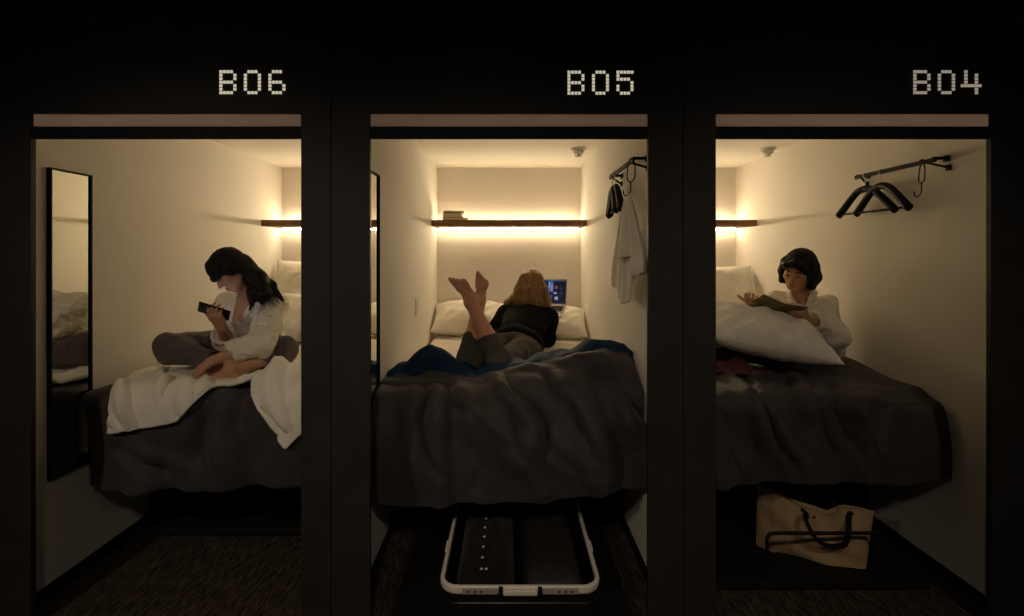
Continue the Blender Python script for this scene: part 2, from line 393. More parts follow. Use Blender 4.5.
# towel on the wire hook
def towel():
    na, nt = 70, 60; t0 = np.array([xr2-.006, .335, 1.758])
    def sheet(ua, ub, vb, xo, seed, w, thick):
        V = np.zeros((na, nt, 3))
        for i in range(na):
            s = i/(na-1); u = ua+(ub-ua)*s
            vbot = np.interp(s, [0, .12, .35, .55, .62, .8, 1], vb)
            for j in range(nt):
                h = j/(nt-1); e = min(1, 1.08*h**.7)
                X = HW-.045-xo*e; d = X*F/(u-CU); yb_ = d-D0; zb_ = EZ-(vbot-CV)/F*d
                fold = (.020*math.sin(s*w+seed+h)+.012*math.sin(s*w*1.9+seed*2+h*2))*e*(1-.3*h)
                y = t0[1]+(yb_-t0[1])*e+(s-.5)*-.02
                V[i, j] = (t0[0]*(1-e)+X*e-abs(fold)-.004+.0, y, t0[2]+(zb_-t0[2])*h)
        return V
    mb = MB()
    mb.grid(sheet(616, 649, (286, 292, 304, 300, 272, 268, 274), .012, .3, 19, 0))
    mb.grid(sheet(620.5, 646, (256, 258, 257, 256, 274, 276, 272), .030, 1.7, 15, 0))
    o = mb.build('towel', M['white'], None, smooth=True, solid=.004, recalc=False)
    tag(o, 'white towel hanging from the wire hook on the middle capsule wall', 'towel')
towel()
# ------------------------------------------------------------------ beds
ZM = .822
for i, (cx, w) in enumerate(zip(ROOM, ('left', 'middle', 'right'))):
    t = thing('bed', ['built-in bed filling the left capsule, under the woman with the phone',
                      'built-in bed filling the middle capsule, under the woman lying down',
                      'built-in bed filling the right capsule, under the woman with the book'][i], 'bed', (cx, 1.3, 0), group='capsule beds')
    mb = MB().box((cx-.615, .37, .46), (cx+.615, 2.31, .54))
    mb.build('bed_base', M['black'], t, bevel=.006)
    for sx in (-1, 1):
        MB().box((cx+sx*.608-.012, .76, .001), (cx+sx*.608+.012, 2.31, .46)).build('side_panel', M['black'], t)
    # mattress with rounded edges and a slightly rumpled sheet
    n1, n2 = 60, 80; V = np.zeros((n1, n2, 3))
    xs = np.linspace(-.612, .612, n1); ys = np.linspace(.375, 2.305, n2)
    for a, x in enumerate(xs):
        for b, y in enumerate(ys):
            e = min(.612-abs(x), y-.375, 2.305-y); r = .05
            dz = -(r-math.sqrt(max(0, r*r-(r-min(e, r))**2)))
            V[a, b] = (cx+x, y, ZM+dz+.003*math.sin(x*19+y*7)*math.sin(y*13-x*5)+.002*math.sin(x*41-y*23))
    mb = MB().grid(V)
    Vb = V.copy(); Vb[:, :, 2] = .545
    mb.grid(Vb[:, ::-1])
    for row in (0, -1): mb.grid(np.stack([V[row], Vb[row]]))
    for colm in (0, -1): mb.grid(np.stack([V[:, colm], Vb[:, colm]]))
    mb.build('mattress', M['sheet'], t, smooth=True)
def wr(x, y, s, a=1.):                                # soft cloth noise
    return a*(math.sin(x*7.1+s+1.7*math.sin(y*4.3+s))*.5+math.sin(x*13.7-y*9.1+2*s+1.3*math.sin(x*5+y*6))*.3+math.sin(y*17+x*4+3*s)*.2)
def seglist(polys):
    return [(np.array(p, float), a, w) for p, a, w in polys]
def creases(pt, polys):                               # folds traced as curves on the cloth: ridges > 0, valleys < 0
    d = pt[1]+D0; u = CU+pt[0]*F/d; v = CV+(EZ-pt[2])*F/d; f = 0.
    for p, a, w in polys:
        best = 1e9
        for i in range(len(p)-1):
            e = p[i+1]-p[i]; t = ((u-p[i][0])*e[0]+(v-p[i][1])*e[1])/(e@e); tc = min(1, max(0, t))
            dd_ = math.hypot(u-p[i][0]-e[0]*tc, v-p[i][1]-e[1]*tc)
            if dd_ < best: best = dd_; loc = (i+tc)/(len(p)-1)
        f += a*math.exp(-(best/w)**2)*min(1, 5*min(loc+.06, 1.06-loc))
    return f
FC = seglist([([(425, 388), (421, 422), (428, 452), (440, 474)], -.042, 4), ([(415, 386), (411, 425), (414, 470)], .012, 8),
    ([(446, 384), (452, 402), (470, 412)], -.030, 5), ([(436, 386), (440, 408), (446, 440)], .010, 8),
    ([(500, 380), (530, 401), (545, 425), (546, 452)], -.055, 6), ([(485, 377), (518, 396), (534, 424), (532, 452)], .034, 9),
    ([(540, 376), (571, 402), (589, 440)], -.050, 6), ([(510, 367), (552, 380), (577, 403), (600, 450)], .030, 8),
    ([(585, 368), (616, 384), (640, 414), (648, 428)], -.048, 7), ([(560, 360), (598, 366), (622, 398), (634, 440)], .034, 9),
    ([(455, 375), (490, 384), (512, 410), (520, 450)], -.026, 5), ([(505, 448), (530, 468), (548, 498)], .020, 8), ([(560, 440), (588, 466), (600, 495)], .020, 8),
    ([(470, 440), (480, 470), (476, 498)], -.018, 8), ([(612, 430), (622, 460), (620, 490)], -.022, 7)])
FR = seglist([([(720, 372), (747, 386), (760, 415), (764, 450)], .024, 5), ([(735, 372), (757, 390), (772, 420), (782, 452)], -.024, 5), ([(750, 374), (769, 408), (785, 441), (798, 458)], .026, 5),
    ([(775, 372), (790, 392), (800, 420), (808, 455)], -.022, 6), ([(790, 372), (806, 394), (818, 425), (822, 460)], .018, 6), ([(818, 388), (829, 427), (843, 452)], .022, 5), ([(830, 390), (843, 425), (856, 450)], -.020, 6),
    ([(865, 392), (860, 415), (868, 450)], .014, 7), ([(890, 400), (880, 430), (872, 455)], -.016, 7), ([(716, 400), (730, 430), (738, 470)], -.02, 6)])
FL = seglist([([(184, 385), (196, 414), (186, 445)], .022, 9), ([(224, 395), (222, 428), (226, 470)], .020, 9), ([(208, 400), (204, 440), (198, 465)], -.022, 9), ([(245, 385), (240, 420), (250, 460)], -.020, 8),
    ([(111, 444), (137, 459), (170, 474)], -.026, 7), ([(125, 438), (155, 452), (190, 466)], .018, 7), ([(268, 410), (266, 440), (275, 475)], .018, 8)])
def drape(xa, xb, nx, nt, yb, yf, zt, hem, disp, R=.05, mif=None, taper=0., cr=None):
    V = np.zeros((nx, nt, 3))
    for i in range(nx):
        q = i/(nx-1); x = xa+(xb-xa)*q
        b, f, z0, L = yb(x), yf(x), zt, hem(x)
        top = max(b-f-R, .02); arc = R*PI/2; tot = top+arc+max(L-R, -arc)
        for j in range(nt):
            s = tot*j/(nt-1)
            if s < top: y, z, n = b-s, z0, (0, 0, 1.)
            elif s < top+arc:
                a = (s-top)/R; y = f+R-R*math.sin(a); z = z0-R+R*math.cos(a); n = (0, -math.sin(a), math.cos(a))
            else: y, z, n = f, z0-R-(s-top-arc), (0, -1., 0)
            dd = disp(x, y, z, max(0, s-top), s, tot, q)
            drop = max(0, z0-z)
            if cr:
                c_ = 1.4*creases((x, y, z), cr)*SM(s, .3, .6); dd += max(c_, -.012) if y > .36 else c_
            V[i, j] = (x+(-taper*(q-.5)*2*drop), y+n[1]*dd, z+n[2]*dd)
    return V
SM = lambda x, a, b: (lambda t: t*t*(3-2*t))(min(1, max(0, (x-a)/(b-a))))
# left: charcoal quilt under a white duvet
def dl(x, y, z, h, s, tot, q):
    fall = SM(h, 0, .35)
    f = .028*math.sin(x*15+1.5+1.2*math.sin(x*5)+h*2.5)*fall+.012*math.sin(x*31+h*5)*fall
    f += .030*math.exp(-((x+1.30)/.28)**2)*fall
    f -= .03*SM(-x, 1.78, 1.95)*SM(h, -.1, .12)
    f += .012*math.sin(x*24-h*9+2)*fall
    return f+wr(x, y+z, 1.2, .006)
V = drape(-1.955, -.755, 150, 130, lambda x: 2.05, lambda x: .287, ZM+.018, lambda x: .415+.015*math.sin(x*3+1), dl, R=.06, taper=.06, cr=FL)
o = MB().grid(V).build('quilt', M['cover'], None, smooth=True, solid=.012, recalc=False)
tag(o, 'charcoal quilt hanging over the foot of the left bed, under the white duvet', 'quilt', 'charcoal quilts')
def hemL(x):
    return float(np.interp(x, [-1.815, -1.79, -1.74, -1.62, -1.47, -1.41, -1.34, -1.25, -1.20, -1.16, -1.08, -1.0, -.975, -.94, -.85, -.78],
                              [.165, .165, .15, .135, .115, .05, -.05, -.075, -.06, .02, .10, .195, .222, .18, .10, .04]))
def dd(x, y, z, h, s, tot, q):
    e = SM(tot-s, 0, .03)
    f = .010+.010*e*(.6+.4*math.sin(x*9+1))+wr(x*1.6, (y+z)*1.5, 2.1, .014)*e
    f += .030*math.exp(-((x+1.26)/.11)**2)*SM(.05-abs(tot-s-.05), 0, .05)
    fall = SM(h, 0, .2)
    f += .012*fall*math.sin(x*19+2+h*8)+.030*math.exp(-((x+1.0)/.16)**2)*SM(h, -.05, .2)
    k = x*26+(y+z)*14+1.2*math.sin(x*9+y*5)
    f += .022*(1-2*abs(math.sin(.5*k))**.7)*e+.012*(1-2*abs(math.sin(.5*(k*2.1-(y-z)*30)))**.7)*e
    f += .020*math.exp(-((x+1.66)/.2)**2)*SM(h, -.05, .2)
    f += .165*math.exp(-(abs(x+.99)/.23)**4)*math.exp(-((y-.42)/.15)**2)*SM(.06-h, 0, .12)
    return max(f, dl(x, y, z, h, 0, 1, q)+max(0, 1.4*creases((x, y, z), FL))+.012)+.006
V = drape(-1.815, -.765, 180, 110, lambda x: 1.05+.1*math.sin(x*4), lambda x: .280, ZM+.024, hemL, dd, R=.065)
V[:, :, 0] += .035*np.clip((-1.55-V[:, :, 0])/.26, 0, 1)
V[:, :, 0] -= .13*np.clip((V[:, :, 1]-.27)/.28, -.38, 1)*np.clip((-1.55-V[:, :, 0])/.26, 0, 1)
o = MB().grid(V).build('duvet', M['white'], None, smooth=True, solid=.018, recalc=False)
tag(o, 'rumpled white duvet over the left bed, corners hanging over its foot', 'duvet')
# right: charcoal quilt with wine coloured rumple at the back
def dr(x, y, z, h, s, tot, q):
    fall = SM(h, 0, .3)
    k1 = (x-.5)*16-h*9-(.9-y)*5
    f = .026*(1-2*abs(math.sin(.5*k1))**.75)*SM(h, -.25, .2)*SM(1.86-x, 0, .35)
    f += .012*(1-2*abs(math.sin(.5*(k1*2.3+1)))**.75)*SM(h, -.2, .15)*SM(1.8-x, 0, .3)
    f += .012*math.sin(x*19+y*6)*(1-fall)*SM(.8-y, 0, .3)
    f -= .012*SM(x, 1.55, 1.95)*SM(h, -.25, .0)*(1-fall)
    f = max(f, -.012) if h <= .02 else f
    f -= .035*SM(x, 1.5, 1.9)*SM(.40-y, 0, .1)*(1-fall)
    f += .05*SM(y, .5, .9)*SM(x, 1.6, 1.9)
    return f+wr(x, y+z, 4.1, .006)
V = drape(.755, 1.945, 190, 150, lambda x: 1.35, lambda x: .235, ZM+.018, lambda x: .385-.01*SM(x, 1.0, 1.5)+.008*math.sin(x*9)-.02*SM(x, 1.75, 1.94), dr, R=.07, cr=FR)
o = MB().grid(V).build('quilt', M['cover'], None, smooth=True, solid=.012, recalc=False)
tag(o, 'charcoal quilt hanging over the foot of the right bed, by the woman reading', 'quilt', 'charcoal quilts')
def dw(x, y, z, h, s, tot, q):
    e = SM(min(s, tot-s), 0, .05)*SM(min(q, 1-q), 0, .12)
    return .012+e*(.030+.022*math.sin(x*24+y*31)+.014*math.sin(x*41-y*17)+.02*math.sin(y*28))
V = drape(.80, 1.30, 60, 50, lambda x: .93+.06*math.sin(x*9), lambda x: .58+.05*math.sin(x*7+1), ZM+.02, lambda x: -.15, dw, R=.03)
o = MB().grid(V).build('throw_blanket', M['red'], None, smooth=True, solid=.012, recalc=False)
tag(o, 'dark wine red throw rumpled on the right bed below the big pillow', 'blanket')
# middle: thick comforter bunched at the foot of the bed, blue lining folded up at the back
def comforter():
    nx, nt = 230, 190; xa, xb = -.612, .612
    V = np.zeros((nx, nt, 3)); mis = np.zeros((nx, nt), int)
    us = [380, 400, 430, 455, 475, 500, 520, 560, 600, 622, 636, 650]
    rv = [392, 368, 350, 364, 373, 369, 364, 354, 344, 346, 362, 385]   # height of the bunched ridge
    bv = [396, 378, 373, 376, 379, 376, 370, 361, 352, 356, 378, 395]   # where the charcoal side begins
    for i in range(nx):
        q = i/(nx-1); x = xa+(xb-xa)*q
        dr_ = 2.50+.04*math.sin(x*6+1); u = CU+x*F/dr_
        rz = EZ-(np.interp(u, us, rv)-CV)/F*dr_
        rz = max(rz, ZM+.03)
        bvv = np.interp(u, us, bv); db = 2.41; bz = min(rz-.004, EZ-(bvv-CV)/F*db)
        yr = dr_-D0
        zf = .858-.03*abs(x)+.02*math.sin(x*5+.6)
        zh = .385-.012*math.cos((x+.35)*3.0)+.05*SM(x, .0, .6)
        yfr = .235+.03*abs(x)
        prof = bez([(yr+.16, ZM+.026), (yr+.10, (ZM+rz)/2+.016), (yr+.03, rz-.004), (yr-.02, rz), (db-D0, bz), (.42, max(zf+.004, bz-.05)), (.315, zf-.004), (yfr+.01, zf-.07),
                    (yfr-.015, zf-.17), (yfr-.02, zf-.27), (yfr+.0, zh)], 120)
        seg = np.r_[0, np.cumsum(np.linalg.norm(np.diff(prof, axis=0), axis=1))]
        lb = seg[np.argmin(np.abs(prof[:, 0]-(db-D0)-.0)+np.abs(prof[:, 1]-bz))]
        for j in range(nt):
            s = seg[-1]*j/(nt-1); y = np.interp(s, seg, prof[:, 0]); z = np.interp(s, seg, prof[:, 1])
            s2 = min(seg[-1], s+.01); s1 = max(0, s-.01)
            ty = np.interp(s2, seg, prof[:, 0])-np.interp(s1, seg, prof[:, 0]); tz = np.interp(s2, seg, prof[:, 1])-np.interp(s1, seg, prof[:, 1])
            L = math.hypot(ty, tz)+1e-9; ny, nz = tz/L, -ty/L
            h = max(0, s-lb); e = SM(h, .0, .10)
            # sweeping folds fanning out from the left of the ridge
            cx_, ch = -.33, -.06
            ang = math.atan2(h-ch, x-cx_); rad = math.hypot(h-ch, x-cx_)
            m1 = SM(x, -.36, -.2)
            f = .060*(1-2*abs(math.sin(.5*(ang*9.5+rad*5+.4)))**.8)*m1*SM(rad, .1, .35)*(1-.45*SM(rad, .6, 1.0))
            f += .026*(1-2*abs(math.sin(.5*(ang*17-rad*7+1.9)))**.8)*m1*SM(rad, .15, .4)
            g = x+.335-.06*h                                                  # the long crease on the left
            f += .045*math.exp(-(g/.03)**2)*SM(h, .03, .12)-.040*math.exp(-((g-.055)/.035)**2)*SM(h, .03, .15)*(1-.7*SM(h, .35, .55))
            f += .016*math.sin(x*17+h*3)*SM(h, .25, .5)+.010*math.sin(x*33-h*11)
            f = f*e*SM(h, .02, .30)*.35+1.5*creases((x, y, z), FC)*SM(h, -.02, .06)+wr(x*1.4, h*1.5, .7, .007)
            if h <= 0: f += .010*math.sin(x*23+s*20)+.006*math.sin(x*51)
            flare = .03*SM(h, .25, .5)*(abs(x)/.6)**2*(1 if x > 0 else .2)
            zz = z+nz*f
            if y > .34: zz = max(zz, ZM+.027-1.3*max(0, .43-y))
            V[i, j] = (x+flare*.3, y+ny*f, zz)
            mis[i, j] = 1 if s < lb+.006*math.sin(x*40) else 0
    o = MB().grid(V, mif=lambda i, j: int(mis[i, j])).build('comforter', [M['cover'], M['blue']], None, smooth=True, solid=.022, recalc=False)
    tag(o, 'charcoal comforter with blue lining bunched over the foot of the middle bed', 'comforter')
comforter()
# white corner of the sheet peeking below the comforter
# ------------------------------------------------------------------ pillows
def pillow(lab, w, h, t, loc, rot, grp='white pillows', seed=0., n=44, wk=1.):
    R = np.array(Euler(rot, 'XYZ').to_matrix()); L = np.array(loc)
    top = np.zeros((n, n, 3)); bot = np.zeros((n, n, 3))
    for i in range(n):
        s = -math.cos(PI*i/(n-1))
        for j in range(n):
            r = -math.cos(PI*j/(n-1))
            x = w/2*s*(1-.07*(1-r*r)); y = h/2*r*(1-.07*(1-s*s))
            k = max(0, (1-abs(s)**2.6)*(1-abs(r)**2.6))**.55
            edge = min(1, k*1.3)
            wri = (.010*math.sin(s*7+r*4+seed)*math.sin(r*6-s*3+seed*2)+.006*math.sin(s*15-r*11+seed))*edge
            wri += .006*math.sin(math.atan2(r, s)*14+seed)*max(0, math.hypot(s, r)-.5)*edge
            wri *= wk
            top[i, j] = (x, y, t/2*k+wri); bot[i, j] = (x, y, -t/2*k+wri*.3)
    mb = MB().grid(top@R.T+L).grid((bot@R.T+L)[::-1])
    o = mb.build('pillow', M['white'], None, smooth=True)
    return tag(o, lab, 'pillow', grp)
pillow('plump white pillow at the left head end of the middle bed', .60, .38, .24, (-.325, 2.07, .965), (.50, .0, .03), seed=.4, wk=.5)
pillow('white pillow under the laptop at the right head end of the middle bed', .50, .42, .21, (.375, 2.00, .945), (.38, .05, -.10), seed=1.4, wk=.5)
pillow('white pillow leaning on the back wall behind the woman with the phone', .66, .62, .20, (-1.63, 2.10, 1.14), (1.27, 0, .0), seed=2.2, wk=.5)
pillow('white pillow behind the back of the cross-legged woman, in front of the tallest pillow', .52, .46, .20, (-1.47, 1.72, .99), (1.0, .0, .05), seed=3.1, wk=.6)
pillow('white pillow leaning on the back wall of the right capsule', .62, .56, .20, (1.66, 1.96, 1.135), (1.20, .0, -.05), seed=4.4, wk=.5)
pillow('white pillow lying flat behind the lap pillow on the right bed', .52, .40, .17, (1.10, 1.45, .93), (.15, .0, .1), seed=5.0, wk=.6)
# ------------------------------------------------------------------ implicit surfaces for bodies, clothes, hair
class SDF:
    def __init__(s, lo, hi, h):
        s.lo = np.asarray(lo, float); s.h = h
        s.n = np.ceil((np.asarray(hi)-s.lo)/h).astype(int)+1
        s.D = np.full(s.n, .25, np.float32)
        s.ax = [(s.lo[i]+h*np.arange(s.n[i])).astype(np.float32) for i in range(3)]
    def blk(s, a, b):
        i0 = np.clip(np.floor((a-s.lo)/s.h).astype(int), 0, s.n); i1 = np.clip(np.ceil((b-s.lo)/s.h).astype(int)+1, 0, s.n)
        if np.any(i1 <= i0): return None, None
        sl = tuple(slice(i0[k], i1[k]) for k in range(3))
        return sl, (s.ax[0][sl[0]][:, None, None], s.ax[1][sl[1]][None, :, None], s.ax[2][sl[2]][None, None, :])
    def mix(s, sl, d, k, cut=False):
        A = s.D[sl]
        if cut: A, d = -A, d
        if k > 0:
            t = np.clip(.5+.5*(A-d)/k, 0, 1); r = A*(1-t)+d*t-k*t*(1-t)
        else: r = np.minimum(A, d)
        s.D[sl] = -r if cut else r
    def cone(s, a, b, ra, rb=None, k=.02, cut=False):
        a = np.asarray(a, float); b = np.asarray(b, float); rb = ra if rb is None else rb
        m = max(ra, rb)+k+.02
        sl, g = s.blk(np.minimum(a, b)-m, np.maximum(a, b)+m)
        if sl is None: return s
        ab = b-a; L = max(ab@ab, 1e-9)
        px, py, pz = g[0]-a[0], g[1]-a[1], g[2]-a[2]
        t = np.clip((px*ab[0]+py*ab[1]+pz*ab[2])/L, 0, 1)
        d = np.sqrt((px-t*ab[0])**2+(py-t*ab[1])**2+(pz-t*ab[2])**2)-(ra+(rb-ra)*t)
        s.mix(sl, d, k, cut); return s
    def chain(s, pts, rs, k=.02, cut=False):
        for i in range(len(pts)-1): s.cone(pts[i], pts[i+1], rs[i], rs[i+1], k, cut)
        return s
    def ell(s, c, r, R=None, k=.03, cut=False):        # R rows = local axes
        c = np.asarray(c, float); r = np.asarray(r, float); R = np.eye(3) if R is None else np.asarray(R)
        m = r.max()+k+.02; sl, g = s.blk(c-m, c+m)
        if sl is None: return s
        p = [g[i]-c[i] for i in range(3)]
        q = [p[0]*R[i, 0]+p[1]*R[i, 1]+p[2]*R[i, 2] for i in range(3)]
        k0 = np.sqrt(sum((q[i]/r[i])**2 for i in range(3))); k1 = np.sqrt(sum((q[i]/r[i]**2)**2 for i in range(3)))+1e-6
        s.mix(sl, k0*(k0-1)/k1, k, cut); return s
    def plane(s, p, n, k=0.):                          # remove the side n points to
        n = nrm(n); p = np.asarray(p)
        d = (s.ax[0][:, None, None]-p[0])*n[0]+(s.ax[1][None, :, None]-p[1])*n[1]+(s.ax[2][None, None, :]-p[2])*n[2]
        s.D = np.maximum(s.D, d); return s
    def wrinkle(s, amp, fr, seed=0., z=1.):
        X, Y, Z = s.ax[0][:, None, None], s.ax[1][None, :, None], s.ax[2][None, None, :]
        w = np.sin(fr*X+seed+1.5*np.sin(fr*.6*Z*z+seed))*.5+np.sin(fr*1.7*(Y+.4*X)+2*seed+1.2*np.sin(fr*.9*X))*.3+np.sin(fr*1.3*Z*z-fr*.8*Y+3*seed+np.sin(fr*X*1.1))*.4
        s.D += (amp*w).astype(np.float32); return s
    def mesh(s):
        D, S = s.D, s.D < 0; n = s.n
        cnt = np.zeros(n-1, np.int8)
        offs = [(i, j, k) for i in (0, 1) for j in (0, 1) for k in (0, 1)]
        for i, j, k in offs: cnt += S[i:n[0]-1+i, j:n[1]-1+j, k:n[2]-1+k]
        act = (cnt > 0) & (cnt < 8); ci = np.argwhere(act)
        idx = np.full(n-1, -1, np.int64); idx[act] = np.arange(len(ci))
        vals = {o: D[ci[:, 0]+o[0], ci[:, 1]+o[1], ci[:, 2]+o[2]] for o in offs}
        pos = np.zeros((len(ci), 3)); num = np.zeros(len(ci))
        for a in offs:
            for ax in range(3):
                if a[ax] == 0:
                    b = list(a); b[ax] = 1; va, vb = vals[a], vals[tuple(b)]
                    m = (va < 0) != (vb < 0); t = np.where(m, va/np.where(m, va-vb, 1), 0)
                    q = np.tile(np.array(a, float), (len(ci), 1)); q[:, ax] += t
                    pos += q*m[:, None]; num += m
        V = s.lo+s.h*(ci+pos/num[:, None])
        Fq = []
        for ax in range(3):
            o1, o2 = [(1, 2), (2, 0), (0, 1)][ax]
            sa = [slice(1, -1)]*3; sa[ax] = slice(0, -1); sb = [slice(1, -1)]*3; sb[ax] = slice(1, None)
            d = S[tuple(sa)].astype(np.int8)-S[tuple(sb)]
            for sg in (1, -1):
                e = np.argwhere(d == sg)
                e[:, o1] += 1; e[:, o2] += 1
                def cell(p, q):
                    c = e.copy(); c[:, o1] -= p; c[:, o2] -= q; return idx[c[:, 0], c[:, 1], c[:, 2]]
                qd = np.stack([cell(1, 1), cell(0, 1), cell(0, 0), cell(1, 0)], 1)
                Fq.append(qd if sg == 1 else qd[:, ::-1])
        Fq = np.concatenate(Fq)
        Fq = Fq[(Fq >= 0).all(1)]
        for _ in range(2):                             # light relaxation
            acc = np.zeros_like(V); c = np.zeros(len(V))
            for a, b in ((0, 1), (1, 2), (2, 3), (3, 0)):
                np.add.at(acc, Fq[:, a], V[Fq[:, b]]); np.add.at(c, Fq[:, a], 1)
                np.add.at(acc, Fq[:, b], V[Fq[:, a]]); np.add.at(c, Fq[:, b], 1)
            V = V*.6+.4*acc/np.maximum(c, 1)[:, None]
        return V, Fq
def sdf_obj(name, g, m, parent=None, tone=None, origin=None, extra=None, big=True):
    V, Q = g.mesh()
    if big and len(Q):                                 # drop loose crumbs
        lab = np.arange(len(V))
        while True:
            mn = lab[Q].min(1); new = lab.copy()
            for k in range(4): np.minimum.at(new, Q[:, k], mn)
            new = new[new]
            if (new == lab).all(): break
            lab = new
        ids, cn = np.unique(lab, return_counts=True); keep = ids[cn > max(200, .03*cn.max())]
        Q = Q[np.isin(lab[Q[:, 0]], keep)]
        used = np.unique(Q); mp = np.zeros(len(V), int); mp[used] = np.arange(len(used)); V = V[used]; Q = mp[Q]
    mb = MB(); mb.v.append(V); mb.f = Q.tolist(); mb.mi = [0]*len(Q); mb.n = len(V)
    if extra: extra(mb)
    o = mb.build(name, m, parent, smooth=True, recalc=False, origin=origin)
    if tone is not None:
        at = o.data.color_attributes.new('tone', 'FLOAT_COLOR', 'POINT')
        c = tone(V); at.data.foreach_set('color', np.concatenate([c, np.ones((len(c), 1))], 1).astype(np.float32).ravel())
    return o
def frame(f, up):                                      # rows right, forward, up
    f = nrm(f); u = np.asarray(up, float); u = nrm(u-f*(u@f)); return np.stack([np.cross(f, u), f, u])
def loc2w(O, R, S): return lambda x, y, z: O+S*(x*R[0]+y*R[1]+z*R[2])
def head(g, O, R, S=1., closed=True):
    p = loc2w(O, R, S); e = lambda c, r, k=.02, cut=False: g.ell(p(*c), np.array(r)*S, R, k*S, cut)
    e((0, -.015, .03), (.073, .092, .084), .02)
    e((0, .028, -.03), (.059, .060, .080), .03)
    e((0, .052, -.089), (.026, .026, .022), .03)
    for s in (-1, 1):
        g.cone(p(s*.050, -.002, -.045), p(s*.018, .050, -.092), .018*S, .018*S, .025*S)
        e((s*.038, .056, -.028), (.022, .020, .020), .02)
    g.cone(p(-.030, .078, .020), p(.030, .078, .020), .011*S, .011*S, .015*S)
    for s in (-1, 1):
        e((s*.031, .094, -.002), (.016, .014, .011), .012, True)
        e((s*.031, .071, -.003), (.0145, .0145, .0125), .004)
    g.cone(p(0, .086, .006), p(0, .104, -.034), .0065*S, .0105*S, .010*S)
    for s in (-1, 1): e((s*.0095, .095, -.037), (.0075, .008, .006), .006)
    e((0, .086, -.061), (.021, .010, .0055), .006); e((0, .085, -.071), (.018, .010, .0065), .005)
    g.cone(p(-.016, .099, -.066), p(.016, .099, -.066), .0022*S, .0022*S, .003*S, True)
    for s in (-1, 1):
        e((s*.074, -.012, -.008), (.009, .019, .031), .008); e((s*.082, -.008, -.006), (.006, .010, .018), .005, True)
def face_tone(O, R, S, base, lid=True):
    base = np.array(base)
    def fn(V):
        q = (V-O)@R.T/S; x, y, z = q.T; ax = np.abs(x)
        c = np.tile(base, (len(V), 1))
        def put(m, col): c[:] = c*(1-m[:, None])+np.array(col)*m[:, None]
        sm = lambda v, a, b: np.clip((v-a)/(b-a), 0, 1)
        near = (np.linalg.norm(q, axis=1) < .16)*1.
        blush = np.exp(-((ax-.04)/.02)**2-((z+.03)/.022)**2)*(y > .03)*near
        put(blush*.35, base*np.array([1.05, .72, .66]))
        lips = np.exp(-(np.maximum(0, ax-.010)/.009)**2-((z+.066)/.0085)**2)*(y > .07)*near
        put(np.clip(lips*1.3, 0, .95), base*np.array([.85, .36, .36]))
        brow = np.exp(-((z-.022-.004*np.sin(ax*60))/.0042)**2)*sm(ax, .010, .016)*(1-sm(ax, .044, .052))*(y > .04)*near
        put(np.clip(brow*1.2, 0, .9), (.02, .014, .011))
        lash = np.exp(-((z+.007-.10*(ax-.031)**2/.02)/.0035)**2)*sm(ax, .014, .019)*(1-sm(ax, .043, .048))*(y > .05)*near
        put(np.clip(lash*1.3, 0, .95), (.012, .009, .008))
        return c
    return fn
def hand(g, w, d, n, left=False, curl=(.5, .5, .5), thumb=.5, S=.93, spread=.05, add=()):
    w = np.asarray(w, float); d = nrm(d); n = np.asarray(n, float); n = nrm(n-d*(n@d)); t = np.cross(d, n)*(-1 if left else 1)
    k = .006
    pts = []
    for i, (l, ox) in enumerate(((.070, .028), (.078, .0095), (.072, -.009), (.056, -.0265))):
        kn = w+S*(d*(.086-.004*abs(i-1))+t*ox)
        g.cone(w+S*(d*.012+t*ox*.45), kn, .0135*S, .0112*S, .012)
        dd = nrm(d+t*(1.2-i)*spread); nn = nrm(n-dd*(n@dd)); p = kn; a = 0.; r = .0092 if i < 3 else .0080
        c = curl if np.isscalar(curl[0]) else curl[i]
        for j, fr in enumerate((.44, .31, .25)):
            a += c[j]+(.05*(i-1) if j == 0 else 0); e = dd*math.cos(a)+nn*math.sin(a)
            q = p+e*l*fr*S; g.cone(p, q, r*S, (r-.0008)*S, k*.7); p = q; r -= .0008
    g.ell(w+S*(d*.05), (.036*S, .044*S, .012*S), np.stack([t, d, n]), .012)
    b = w+S*(d*.022+t*.022+n*.006); g.cone(w+S*(d*.01+t*.008), b, .014*S, .014*S, .012)
    e1 = nrm(t*.75+d*.62+n*.35); q = b+e1*.040*S; g.cone(b, q, .0135*S, .0105*S, .008)
    e2 = nrm(e1*(1-thumb*.5)+d*thumb*.5+n*thumb*.6); r2 = q+e2*.030*S; g.cone(q, r2, .0100*S, .0092*S, .005)
    e3 = nrm(e2+n*thumb*.3); g.cone(r2, r2+e3*.022*S, .0092*S, .0075*S, .005)
